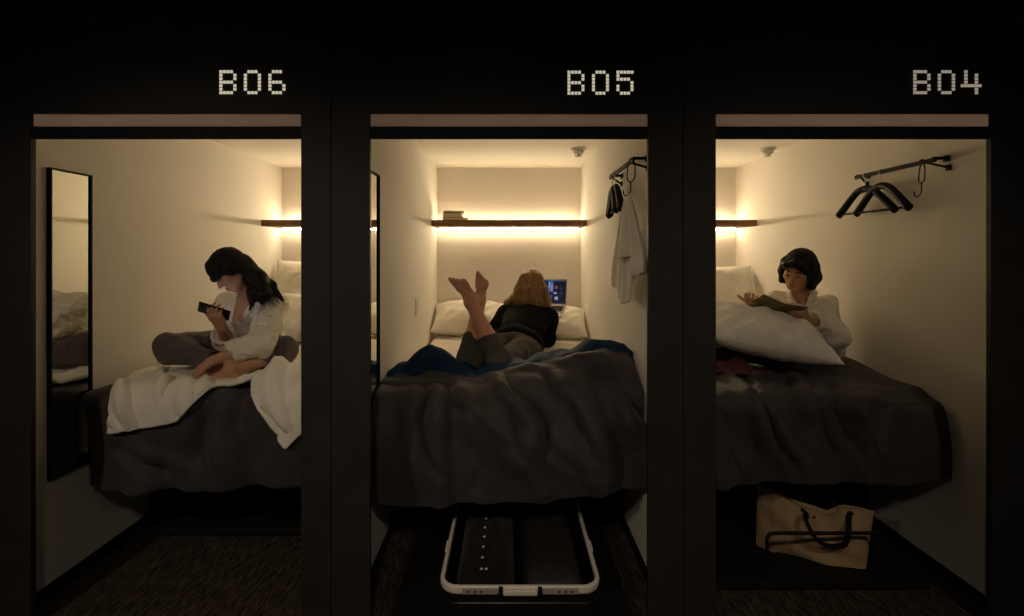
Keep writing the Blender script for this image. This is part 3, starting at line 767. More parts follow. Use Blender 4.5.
def foot(g, ank, toe, sole, bigside, S=.93, curl=0.):
    ank = np.asarray(ank, float); toe = nrm(toe); s = np.asarray(sole, float); s = nrm(s-toe*(s@toe)); b = np.cross(toe, s)
    if b@np.asarray(bigside) < 0: b = -b                # towards the big toe
    P_ = lambda x, y, z: ank+S*(toe*x+b*y+s*z)
    g.cone(P_(0, 0, -.02), P_(-.030, 0, .036), .034*S, .028*S, .02); g.ell(P_(-.032, 0, .040), (.034*S, .028*S, .026*S), np.stack([toe, b, s]), .02)
    g.cone(P_(.0, 0, .008), P_(.085, .008, .036), .033*S, .022*S, .025)
    g.cone(P_(-.02, -.010, .046), P_(.105, -.020, .050), .020*S, .017*S, .02)
    g.cone(P_(.09, .022, .042), P_(.125, .026, .046), .021*S, .018*S, .02); g.cone(P_(.085, -.012, .044), P_(.115, -.022, .048), .019*S, .015*S, .02)
    for i in range(5):
        y = .030-.0165*i; x0 = .128-.008*max(0, i-1)-.004*i; l = (.045, .036, .032, .027, .022)[i]; r = (.0128, .0088, .0084, .0080, .0078)[i]
        a = P_(x0-.012, y, .047); q = P_(x0+l*.55, y*1.06, .046); e = P_(x0+l*.95, y*1.08, .051)
        g.cone(a, q, r*S, r*S, .006); g.cone(q, e, r*S, r*.95*S, .005)
def limb(g, a, b, c, ra, rb, rc, k=.025, belly=None):
    g.cone(a, b, ra, rb, k); g.cone(b, c, rb*.98, rc, k)
SK = (.50, .285, .180)
H = .0042
# ================================================================== woman with the phone (left)
def woman_phone():
    O = P(230.5, 270, 2.47); f = nrm((-.52, -.52, -.69)); R = frame(f, (-.62, -.36, .68)); S = .90
    pel = np.array([-1.425, 2.77-D0, .945]); sh = np.array([-1.410, 2.63-D0, 1.215]); nb = np.array([-1.402, 2.605-D0, 1.262])
    rt = nrm((-.95, .30, .03)); TR = np.stack([rt, nrm(np.cross(nrm(sh-pel), rt)), nrm(sh-pel)])
    rs = sh+rt*.150; ls = sh-rt*.150
    rel, rwr = np.array([-1.470, 2.52-D0, 1.03]), np.array([-1.408, 2.375-D0, 1.120])
    rs = rs-np.array([0, 0, .022])
    lel, lwr = np.array([-1.240, 2.42-D0, 1.035]), np.array([-1.435, 2.325-D0, .962])
    rh, lh = pel+rt*.085, pel-rt*.085
    rk, lk = P(168, 347, 2.50), P(285, 350, 2.53)
    ra, la = P(222, 364, 2.43), P(232, 370, 2.36)
    lo, hi = (-2.0, .27, .80), (-1.02, 1.04, 1.57)
    g = SDF(lo, hi, H)
    g.ell(pel, (.150, .105, .095), TR, .04); g.ell(pel*.55+sh*.45, (.115, .085, .12), TR, .05); g.ell(pel*.2+sh*.8-TR[2]*.02, (.140, .095, .11), TR, .05)
    g.cone(rs, ls, .033, .033, .05)
    p = loc2w(O, R, S); g.cone(p(0, -.022, -.050), nb, .045, .050, .03)
    head(g, O, R, S)
    limb(g, rs, rel, rwr, .038, .035, .024); limb(g, ls, lel, lwr, .038, .035, .024)
    limb(g, rh, rk, ra, .078, .054, .032); limb(g, lh, lk, la, .076, .050, .032)
    foot(g, ra, P(250, 371, 2.38)-ra, (.2, -.5, -1), (0, -1, 0)); foot(g, la, P(200, 376, 2.31)-la, (-.1, .55, -.75), (0, -.6, .6))
    # phone grip: n faces the eyes, a is the long side
    Cp = P(213, 313, 2.33); n = nrm((0, .78, .62)); a = nrm((-.88, -.30, .36)); a = nrm(a-n*(a@n)); b = np.cross(n, a)
    hand(g, rwr, .50*a+.82*b, n, False, ((.35, .75, .55), (.35, .8, .6), (.4, .8, .6), (.45, .8, .6)), .4)
    hand(g, lwr, (-.75, -.12, -.62), (-.45, .15, -.85), True, (.35, .45, .35), .3)
    body = sdf_obj('person', g, M['skin'], None, face_tone(O, R, S, SK), origin=(-1.425, .85, .84))
    tag(body, 'dark-haired woman in white shirt sitting cross-legged, looking at her phone', 'person', None)
    # shirt
    g = SDF(lo, hi, H)
    g.ell(pel+TR[2]*.02, (.172, .130, .105), TR, .04); g.ell(pel*.55+sh*.45, (.150, .112, .13), TR, .05); g.ell(pel*.2+sh*.8-TR[2]*.02, (.160, .115, .115), TR, .05)
    g.cone(rs, ls, .058, .058, .05); g.cone(sh, nb+(0, 0, -.01), .07, .055, .04)
    rc = rel*.62+rwr*.38; lc = lel*.45+lwr*.55
    g.chain([rs, rel, rc], [.066, .062, .052], .03); g.chain([ls, lel, lc], [.068, .064, .050], .03)
    g.cone(lc*.9+lel*.1, lc, .055, .055, .01)
    g.wrinkle(.012, 34, 1.1)
    g.cone(nb-TR[2]*.02, p(0, -.02, -.05), .060, .055, .005, True)
    fr = TR[1]
    g.cone(nb+fr*.035, nb+fr*.13-TR[2]*.135, .055, .012, .005, True)
    for el, w, c in ((rel, rwr, rc), (lel, lwr, lc)):
        ax = nrm(w-el); g.cone(c+ax*.045, c+ax*.30, .062, .11, .004, True)
    sdf_obj('shirt', g, M['shirt'], body)
    # collar and trousers
    g = SDF(lo, hi, H)
    g.ell(pel, (.166, .120, .088), TR, .04)
    rcf, lcf = ra*.80+rk*.20, la*.72+lk*.28
    g.chain([rh, rk*.97+rh*.03], [.094, .074], .04); g.chain([rk, rcf], [.072, .057], .03)
    g.chain([lh, lk*.97+lh*.03], [.090, .064], .04); g.chain([lk, lcf], [.064, .053], .03)
    g.wrinkle(.010, 24, 2.2)
    for kn, an, c in ((rk, ra, rcf), (lk, la, lcf)):
        ax = nrm(an-kn); g.cone(c+ax*.048, c+ax*.25, .06, .08, .004, True)
    sdf_obj('trousers', g, M['pantsmauve'], body)
    # hair
    g = SDF((-1.66, .40, 1.10), (-1.10, .98, 1.60), .004)
    e = lambda c, r, k=.02, cut=False: g.ell(p(*c), np.array(r)*S, R, k, cut)
    e((0, -.016, .036), (.085, .098, .093), .02); e((0, -.045, -.01), (.070, .052, .066), .03)
    for s_ in (-1, 1): g.cone(p(s_*.074, .005, .02), p(s_*.074, -.035, -.05), .022, .022, .02)
    g.chain([p(-.045, .056, .066), p(0, .068, .060), p(.045, .056, .066)], [.020, .020, .020], .02); g.chain([p(-.02, .052, .092), p(.02, .052, .092)], [.018, .018], .02)
    g.chain([p(-.060, .066, .032), p(-.03, .080, .022), p(0, .087, .016), p(.03, .080, .022), p(.060, .066, .032)], [.017, .016, .016, .016, .017], .02)
    g.chain([p(-.072, .045, .025), p(-.080, .020, -.02)], [.016, .012], .015)
    e((0, .088, -.072), (.052, .06, .078), .012, True)
    back = p(0, -.062, -.025)
    A = [back, P(256, 275, 2.55), P(270, 286, 2.52), P(284, 301, 2.50)]; B = [back, P(253, 279, 2.49), P(254, 294, 2.45), P(250, 310, 2.42)]
    g.chain(A, [.040, .034, .026, .005], .03); g.chain(B, [.042, .036, .027, .004], .03)
    g.chain([back, P(258, 278, 2.49), P(265, 295, 2.46), P(263, 303, 2.46)], [.042, .036, .028, .008], .03)
    X, Y, Z = g.ax[0][:, None, None], g.ax[1][None, :, None], g.ax[2][None, None, :]
    g.D += (.0016*np.sin(300*(X*.7+Z*.7)+3*np.sin(30*Y))).astype(np.float32)
    def strands(mb):
        for i in range(70):
            t = rng.beta(.35, .35); st = back+rng.normal(0, .018, 3)
            pa, pb = np.array(A), np.array(B)
            pts = np.array([pa[k]*(1-t)+pb[k]*t for k in range(4)])+rng.normal(0, .006, (4, 3)); pts[0] = st
            pts[3] += rng.normal(0, .007, 3)+np.array([0, 0, -.016*rng.random()])
            mb.tube(bez(pts, 14), np.linspace(.0024, .0004, len(bez(pts, 14))), 5)
    sdf_obj('hair', g, M['hairblack'], body, extra=strands, big=False)
    # phone
    t = thing('smartphone', 'black smartphone held in the right hand of the cross-legged woman', 'phone', tuple(Cp-np.array([0, 0, .03])))
    Rm = np.stack([a, b, n], 1); Cq = Cp+n*.012
    MB().box((-.072, -.035, -.004), (.072, .035, .004), rot=Rm, c=Cq).build('phone_body', M['phone'], t, bevel=.003)
    MB().box((-.066, -.032, .0042), (.066, .032, .0048), rot=Rm, c=Cq).build('screen', M['phonescreen'], t)
    MB().box((.045, .008, -.0056), (.064, .027, -.004), rot=Rm, c=Cq).build('camera_bump', M['keys'], t, bevel=.001)
woman_phone()
# ================================================================== woman reading (right)
def woman_book():
    O = P(798.5, 270, 2.80); R = frame((-.78, -.56, -.40), (.12, -.20, 1)); S = .95
    pel = np.array([1.72, 2.86-D0, .95]); sh = np.array([1.752, 2.885-D0, 1.205]); nb = np.array([1.742, 2.872-D0, 1.245])
    rt = nrm((-.83, .55, .02)); TR = np.stack([rt, nrm(np.cross(nrm(sh-pel), rt)), nrm(sh-pel)])
    rs = sh+rt*.130-np.array([0, 0, .015]); ls = sh-rt*.112-np.array([0, 0, .028])
    rel, rwr = np.array([1.43, 2.83-D0, 1.085]), np.array([1.372, 2.675-D0, 1.205])
    lel, lwr = np.array([1.768, 2.67-D0, 1.040]), np.array([1.585, 2.575-D0, 1.140])
    rh, lh = pel+rt*.085, pel-rt*.085
    rk, lk = np.array([1.38, 2.80-D0, .955]), np.array([1.42, 2.66-D0, .945])
    ra, la = np.array([1.03, 2.86-D0, .92]), np.array([1.06, 2.66-D0, .92])
    lo, hi = (.82, .55, .80), (1.978, 1.16, 1.57)
    g = SDF(lo, hi, H)
    g.ell(pel, (.150, .105, .09), TR, .04); g.ell(pel*.5+sh*.5, (.115, .085, .12), TR, .05); g.ell(pel*.2+sh*.8-TR[2]*.02, (.140, .095, .11), TR, .05)
    g.cone(rs, ls, .033, .033, .05)
    p = loc2w(O, R, S); g.cone(p(0, -.022, -.055), nb, .043, .048, .03)
    head(g, O, R, S)
    limb(g, rs, rel, rwr, .038, .035, .024); limb(g, ls, lel, lwr, .038, .035, .024)
    limb(g, rh, rk, ra, .075, .052, .032); limb(g, lh, lk, la, .075, .052, .032)
    foot(g, ra, (-.5, .1, .75), (-1, 0, -.4), (0, -1, 0)); foot(g, la, (-.5, -.1, .75), (-1, 0, -.4), (0, 1, 0))
    n = nrm((.28, .42, .86)); w = nrm((.90, -.10, -.33)); w = nrm(w-n*(w@n)); hh = np.cross(n, w)       # book frame: w to her left hand, hh away from her
    Bc = P(777, 309, 2.56)
    hand(g, rwr, (-.62, -.62, .10), n, False, ((.9, .8, .5), (1.0, .9, .6), (1.1, .9, .6), (1.1, .9, .6)), .5)
    hand(g, lwr, (-.93, -.05, .28), n+np.array([0, .2, 0]), True, ((.25, .5, .4), (.3, .55, .4), (.35, .6, .4), (.4, .6, .4)), .45)
    body = sdf_obj('person', g, M['skin'], None, face_tone(O, R, S, SK), origin=(1.7, .95, .85))
    tag(body, 'bob-haired woman in white shirt leaning on the wall, reading a book', 'person', None)
    g = SDF(lo, hi, H)
    g.ell(pel+TR[2]*.02, (.170, .130, .105), TR, .04); g.ell(pel*.5+sh*.5, (.155, .115, .13), TR, .05); g.ell(pel*.2+sh*.8-TR[2]*.02, (.158, .113, .115), TR, .05)
    g.cone(rs, ls, .058, .058, .05); g.cone(sh, nb+np.array([0, 0, -.01]), .07, .055, .04)
    rc = rel*.30+rwr*.70; lc = lel*.28+lwr*.72
    g.chain([rs, rel, rc], [.062, .060, .043], .03); g.chain([ls, lel, lc], [.060, .066, .042], .03)
    g.cone(lel+np.array([.04, .02, -.03]), pel+np.array([.12, -.10, .0]), .075, .06, .05)      # loose shirt tail
    g.cone(lc-(lwr-lel)*.02, lc, .046, .046, .008); g.cone(rc-(rwr-rel)*.02, rc, .044, .044, .008)
    g.wrinkle(.012, 34, 3.7)
    g.cone(nb-TR[2]*.02, p(0, -.02, -.05), .058, .054, .004, True)
    fr = TR[1]
    g.cone(nb+fr*.035, nb+fr*.125-TR[2]*.095, .048, .010, .004, True)
    for el, wv, c in ((rel, rwr, rc), (lel, lwr, lc)):
        ax = nrm(wv-el); g.cone(c+ax*.040, c+ax*.30, .052, .10, .004, True)
    # collar blades
    for s_ in (-1, 1):
        g.chain([nb-fr*.055+TR[2]*.022, nb+rt*s_*.062+fr*.0+TR[2]*.012, nb+rt*s_*.055+fr*.075-TR[2]*.030, nb+rt*s_*.035+fr*.115-TR[2]*.075], [.014, .015, .015, .010], .006)
    g.plane((1.974, 0, 0), (1, 0, 0))
    sdf_obj('shirt', g, M['shirt'], body)
    g = SDF(lo, hi, H)
    g.ell(pel-TR[2]*.01, (.166, .122, .09), TR, .04)
    g.chain([rh, rk, ra*.85+rk*.15], [.088, .066, .050], .03); g.chain([lh, lk, la*.85+lk*.15], [.088, .066, .050], .03)
    g.wrinkle(.005, 30, .4)
    g.plane((1.974, 0, 0), (1, 0, 0))
    for kn, an in ((rk, ra), (lk, la)):
        ax = nrm(an-kn); c = an*.85+kn*.15; g.cone(c+ax*.05, c+ax*.2, .06, .08, .004, True)
    sdf_obj('trousers', g, M['pantsdark'], body)
    g = SDF((1.50, .66, 1.20), (1.90, 1.12, 1.58), .0038)
    e = lambda c, r, k=.02, cut=False: g.ell(p(*c), np.array(r)*S, R, k, cut)
    e((0, -.020, .036), (.088, .102, .094), .02); e((0, -.055, -.03), (.080, .062, .085), .03)
    for s_ in (-1, 1):
        g.chain([p(s_*.070, .020, .05), p(s_*.083, .012, -.02), p(s_*.080, .018, -.085)], [.026, .023, .020], .02)
        g.chain([p(s_*.070, -.03, .03), p(s_*.086, -.028, -.04), p(s_*.076, -.020, -.105)], [.03, .030, .020], .02)
    g.chain([p(-.055, -.06, -.06), p(-.05, -.06, -.10)], [.04, .03], .02); g.chain([p(.055, -.06, -.06), p(.05, -.06, -.10)], [.04, .03], .02)
    g.chain([p(.060, .062, .045), p(.035, .088, .066), p(-.01, .090, .085)], [.017, .017, .02], .02)
    g.chain([p(-.068, .050, .035), p(-.045, .080, .066), p(-.005, .085, .088)], [.018, .016, .02], .02)
    e((0, .100, -.040), (.058, .072, .094), .010, True); e((-.078, .004, -.012), (.013, .024, .030), .006, True)
    X, Y, Z = g.ax[0][:, None, None], g.ax[1][None, :, None], g.ax[2][None, None, :]
    g.D += (.0018*np.sin(320*(X+.6*Y)+4*np.sin(18*Z))).astype(np.float32)
    sdf_obj('hair', g, M['hairblack'], body)
    # open book: pages towards her, covers towards the aisle
    t = thing('open_book', 'open book with brown cover and green picture held by the reading woman', 'book', tuple(Bc-np.array([0, 0, .06])))
    for s_, part in ((-1, 'left'), (1, 'right')):
        tilt = .16*s_
        wv = nrm(w*math.cos(tilt)*1+n*math.sin(abs(tilt)) * s_); nn = np.cross(wv, hh)
        if nn@n < 0: nn = -nn
        Rm = np.stack([wv, hh, nn], 1); x0, x1 = (-.118, 0) if s_ < 0 else (0, .118)
        MB().box((x0, -.080, -.002), (x1, .080, .0008), rot=Rm, c=Bc).build('cover', M['bookbrown'], t, bevel=.001)
        q = MB(); nn_ = 8; v = []
        xs = np.linspace(x0*.97, x1*.97, nn_)
        for x in xs:
            hgt = .003+.011*math.sin(PI*min(1, abs(x)/.115*.85+.12))
            for y in (-.077, .077): v += [Bc+Rm@np.array([x, y, .001]), Bc+Rm@np.array([x, y, hgt])]
        fcs = []
        for i in range(nn_-1):
            A_, B_ = i*4, i*4+4
            fcs += [(A_, B_, B_+2, A_+2), (A_+1, A_+3, B_+3, B_+1), (A_, A_+1, B_+1, B_), (A_+2, B_+2, B_+3, A_+3)]
        fcs += [(0, 2, 3, 1), ((nn_-1)*4, (nn_-1)*4+1, (nn_-1)*4+3, (nn_-1)*4+2)]
        q.add(v, fcs).build('pages', M['paper'], t)
        if s_ < 0: MB().box((x0+.006, -.074, -.0030), (x1-.004, .074, -.0018), rot=Rm, c=Bc).build('cover_picture', M['picture'], t)
woman_book()
pillow('big white pillow on the lap of the woman reading', .66, .38, .22, (1.340, .655, 1.070), (.36, .19, -.10), seed=6.3)
# ================================================================== woman lying on her front (middle)
def woman_laptop():
    O = np.array([.172, 3.53-D0, 1.245]); R = frame((.18, .96, -.16), (0, .1, 1)); S = 1.0
    pel = np.array([.035, 3.02-D0, .895]); sh = np.array([.128, 3.41-D0, 1.045]); nb = np.array([.138, 3.445-D0, 1.095])
    rt = nrm((1, -.14, 0)); ax = nrm(sh-pel); rt = nrm(rt-ax*(rt@ax)); TR = np.stack([rt, np.cross(ax, rt), ax])
    rs = sh+rt*.155; ls = sh-rt*.155
    rel, rwr = np.array([.262, 3.40-D0, .895]), np.array([.31, 3.60-D0, 1.02])
    lel, lwr = np.array([-.105, 3.43-D0, .915]), np.array([.02, 3.66-D0, .97])
    rh, lh = pel+rt*.085, pel-rt*.085
    rk, lk = np.array([-.052, 2.585-D0, .895]), np.array([-.215, 2.615-D0, .895])
    ra, la = P(470.5, 301, 2.70), P(479.5, 300, 2.79)
    lo, hi = (-.42, .58, .80), (.42, 1.82, 1.43)
    g = SDF(lo, hi, .0045)
    g.ell(pel, (.155, .105, .115), TR, .04); g.ell(pel*.5+sh*.5, (.120, .085, .14), TR, .05); g.ell(pel*.2+sh*.8, (.140, .09, .12), TR, .05)
    g.cone(rs, ls, .033, .033, .05)
    p = loc2w(O, R, S); g.cone(p(0, -.03, -.055), nb, .045, .05, .03)
    head(g, O, R, S)
    limb(g, rs, rel, rwr, .045, .038, .025); limb(g, ls, lel, lwr, .045, .038, .025)
    for hp, kn, an in ((rh, rk, ra), (lh, lk, la)):
        g.cone(hp, kn, .078, .055, .03); cb = kn*.66+an*.34+np.array([0, .016, 0])
        g.cone(kn, cb, .050, .050, .025); g.cone(cb, an, .047, .030, .03); g.cone(kn, an, .043, .029, .02)
    foot(g, ra, (-.62, -.28, .74), (.2, .9, .35), (-.8, -.1, -.5), .94)
    foot(g, la, (.10, -.28, 1.), (.1, .95, .3), (-1, 0, .3), .88)
    hand(g, rwr, (-.2, .95, .1), (0, .1, -1), False, (.3, .4, .3), .4); hand(g, lwr, (.5, .85, .1), (0, .1, -1), True, (.25, .35, .3), .4)
    body = sdf_obj('person', g, M['skin'], None, face_tone(O, R, S, (.56, .285, .18)), origin=(.03, 1.1, .84))
    tag(body, 'fair-haired person in black jacket lying face down, bare feet crossed in the air', 'person', None)
    g = SDF(lo, hi, .0045)
    g.ell(pel+TR[2]*.04, (.182, .128, .105), TR, .05); g.plane(pel-TR[2]*.075, -TR[2]); g.ell(pel*.5+sh*.5, (.150, .110, .14), TR, .05); g.ell(pel*.2+sh*.8, (.165, .110, .125), TR, .05)
    g.cone(rs, ls, .062, .062, .05); g.cone(sh, nb, .07, .058, .04)
    rc, lc = rel*.1+rwr*.9, lel*.1+lwr*.9
    g.chain([rs, rel, rc], [.068, .062, .042], .03); g.chain([ls, lel, lc], [.070, .064, .042], .03)
    g.cone(lel, pel+np.array([-.10, .15, -.02]), .05, .06, .05)
    g.wrinkle(.006, 30, 5.1)
    g.cone(nb, p(0, -.02, -.05), .058, .055, .004, True)
    for el, wv, c in ((rel, rwr, rc), (lel, lwr, lc)):
        a_ = nrm(wv-el); g.cone(c+a_*.04, c+a_*.25, .05, .09, .004, True)
    sdf_obj('jacket', g, M['jacket'], body)
    g = SDF(lo, hi, .0045)
    g.ell(pel, (.168, .112, .125), TR, .04); g.ell(pel-TR[1]*.02-TR[2]*.02, (.15, .10, .10), TR, .04)
    for hp, kn, an in ((rh, rk, ra), (lh, lk, la)):
        c = kn*.60+an*.40
        g.chain([hp, kn+np.array([0, .01, 0]), c], [.090, .068, .060], .03)
    g.wrinkle(.005, 34, 4.0)
    for kn, an in ((rk, ra), (lk, la)):
        c = kn*.60+an*.40; a_ = nrm(an-kn); g.cone(c+a_*.045, c+a_*.30, .066, .085, .004, True)
    g.plane(pel-TR[2]*.015, TR[2])
    sdf_obj('trousers', g, M['pantsgrey'], body)
    # long fair hair
    g = SDF((-.12, 1.40, .98), (.40, 1.80, 1.42), .004)
    e = lambda c, r, k=.02, cut=False: g.ell(p(*c), np.array(r)*S, R, k, cut)
    e((0, -.020, .036), (.086, .102, .094), .02); e((0, -.05, -.03), (.088, .066, .10), .03)
    ends = []
    for i, x in enumerate(np.linspace(-.115, .115, 9)):
        a = p(x*.45, -.085, .06); b = p(x*.80, -.115+abs(x)*.25, -.03); c = p(x*1.0, -.118+abs(x)*.35, -.11); d = p(x*1.22+.004*math.sin(i*5), -.122+abs(x)*.4, -.190+.028*math.sin(i*2.7))
        g.chain([a, b, c, d], [.030, .030, .026, .010], .015); ends.append((a, b, c, d))
    wl = [p(-.07, -.08, -.04), p(-.125, -.10, -.095), p(-.165, -.10, -.125), p(-.185, -.10, -.165)]
    g.chain(wl, [.03, .028, .026, .008], .02); ends.append(wl)
    e((0, .090, -.05), (.060, .075, .090), .010, True)
    X, Y, Z = g.ax[0][:, None, None], g.ax[1][None, :, None], g.ax[2][None, None, :]
    g.D += (.0022*np.sin(330*X+4*np.sin(26*Z)+2*np.sin(60*Y))).astype(np.float32)
    def strands(mb):
        for i in range(170):
            k = rng.integers(0, len(ends)); q = np.array(ends[k])+rng.normal(0, .010, (4, 3)); q[:, 1] -= .020*rng.random(); q[3] += rng.normal(0, .009, 3)+np.array([0, 0, -.018*rng.random()])
            b_ = bez(q, 14); mb.tube(b_, np.linspace(.0030, .0008, len(b_)), 5)
    sdf_obj('hair', g, M['hairblonde'], body, extra=strands, big=False)
woman_laptop()
# laptop on the right pillow
def laptop():
    hinge_r = P(566.5, 306, 3.74); yaw = -.30; w = .31; dpt = .205
    ex = np.array([math.cos(yaw), math.sin(yaw), 0]); c = hinge_r-ex*w/2
    pit = .30; ey = nrm((math.sin(-yaw)*-1*math.cos(pit)*1., 0, 0)) if False else None
    back = np.array([-math.sin(yaw), math.cos(yaw), 0])                      # away from the user
    ey = nrm(back*math.cos(pit)+np.array([0, 0, math.sin(pit)])); ez = np.cross(ex, ey)
    t = thing('laptop', 'open silver laptop with dark blue screen on the right pillow', 'laptop', tuple(c-np.array([0, 0, .07])))
    Rb = np.stack([ex, ey, ez], 1)
    MB().box((-w/2, -dpt, -.009), (w/2, 0, .006), rot=Rb, c=c).build('keyboard_deck', M['silverlap'], t, bevel=.003)
    kb = MB()
    for r in range(5):
        for k in range(13):
            x0 = -w/2+.020+k*.0209; y0 = -.028-.0195*(r+1)+.006; kb.box((x0, y0, .0055), (x0+.0175, y0+.016, .0075), rot=Rb, c=c)
    kb.build('keys', M['keys'], t)
    MB().box((-.05, -.195, .0058), (.05, -.135, .0066), rot=Rb, c=c).build('trackpad', M['silver'], t)
    op = math.radians(100)-pit
    sy = nrm(-back*math.cos(op+pit)*-1*0+(back*math.cos(math.radians(76))+np.array([0, 0, math.sin(math.radians(76))])))
    sz = np.cross(ex, sy)                                                     # outward of the screen face = towards user is +sz? checked below
    if sz@back > 0: sz = -sz
    Rs = np.stack([ex, sy, np.cross(ex, sy)], 1); fs = 1 if np.cross(ex, sy)@back < 0 else -1
    hh = .205; o2 = c+ez*.006
    lid = MB().box((-w/2, .002, -.004), (w/2, hh, .004), rot=Rs, c=o2).build('lid', M['silverlap'], t, bevel=.002)
    sc = MB(); zf = .0045*fs
    def rect(x0, y0, x1, y1, mi, lift=0.):
        z = zf+lift*fs; a, b = sorted((z, z+.0003*fs)); sc.box((x0, y0, a), (x1, y1, b), mi, rot=Rs, c=o2)
    W2 = w/2-.008
    rect(-W2, .012, W2, hh-.008, 0)
    rect(-W2, hh-.016, W2, hh-.010, 1, .0004)
    rect(-.06, .05, -.01, .18, 3, .0004); rect(.005, .10, .045, .185, 1, .0004); rect(.052, .12, .085, .18, 3, .0004); rect(.056, .125, .08, .15, 4, .0008)
    rect(.01, .13, .02, .18, 2, .0008); rect(.03, .11, .04, .16, 2, .0008); rect(.05, .085, .075, .10, 2, .0004); rect(.02, .06, .04, .075, 1, .0004)
    rect(.095, .04, .135, .175, 3, .0004); rect(.06, .04, .085, .065, 2, .0004); rect(-.13, .03, -.07, .17, 1, .0004)
    for i in range(6): rect(.098, .05+i*.02, .10+.03*((i*7) % 5)/5+.004, .054+i*.02, 1, .0008)
    sc.build('screen', [M['screen'], M['scrblue'], M['scrlight'], M['scrdark'], M['scrred']], t)
laptop()
# ------------------------------------------------------------------ storage trays under the beds
def tray(cx, y0, y1, lab, rail_=True):
    t = thing('storage_tray', lab, 'tray', (cx, (y0+y1)/2, 0), group='storage trays under the beds')
    MB().box((cx-.47, y0, .012), (cx+.49, y1, .048)).build('board', M['base'], t, bevel=.004)
    for sx in (-.40, .40):
        for y in (y0+.08, y1-.08):
            MB().tube([(cx+sx-.01, y, .0115), (cx+sx+.01, y, .0115)], .0112, 12).build('wheel', M['black'], t)
    if rail_:
        r = .0075; a, b, z, yy = cx-.215, cx+.305, .245, y0+.022
        MB().tube(bez([(a, yy, .047), (a, yy, .15), (a, yy, z-.03), (a+.010, yy, z-.008), (a+.035, yy, z), (a+.2, yy, z), (b-.2, yy, z), (b-.035, yy, z), (b-.010, yy, z-.008), (b, yy, z-.03), (b, yy, .15), (b, yy, .047)], 88), r, 10).build('guard_rail', M['black'], t, smooth=True)
tray(-PX, .62, 1.55, 'black storage tray with guard rail pushed back under the left bed')
tray(0., -.16, .98, 'black storage tray pulled out below the middle bed, carrying the suitcase', False)
tray(PX, .215, 1.15, 'black storage tray with guard rail under the right bed, carrying the tote bag')
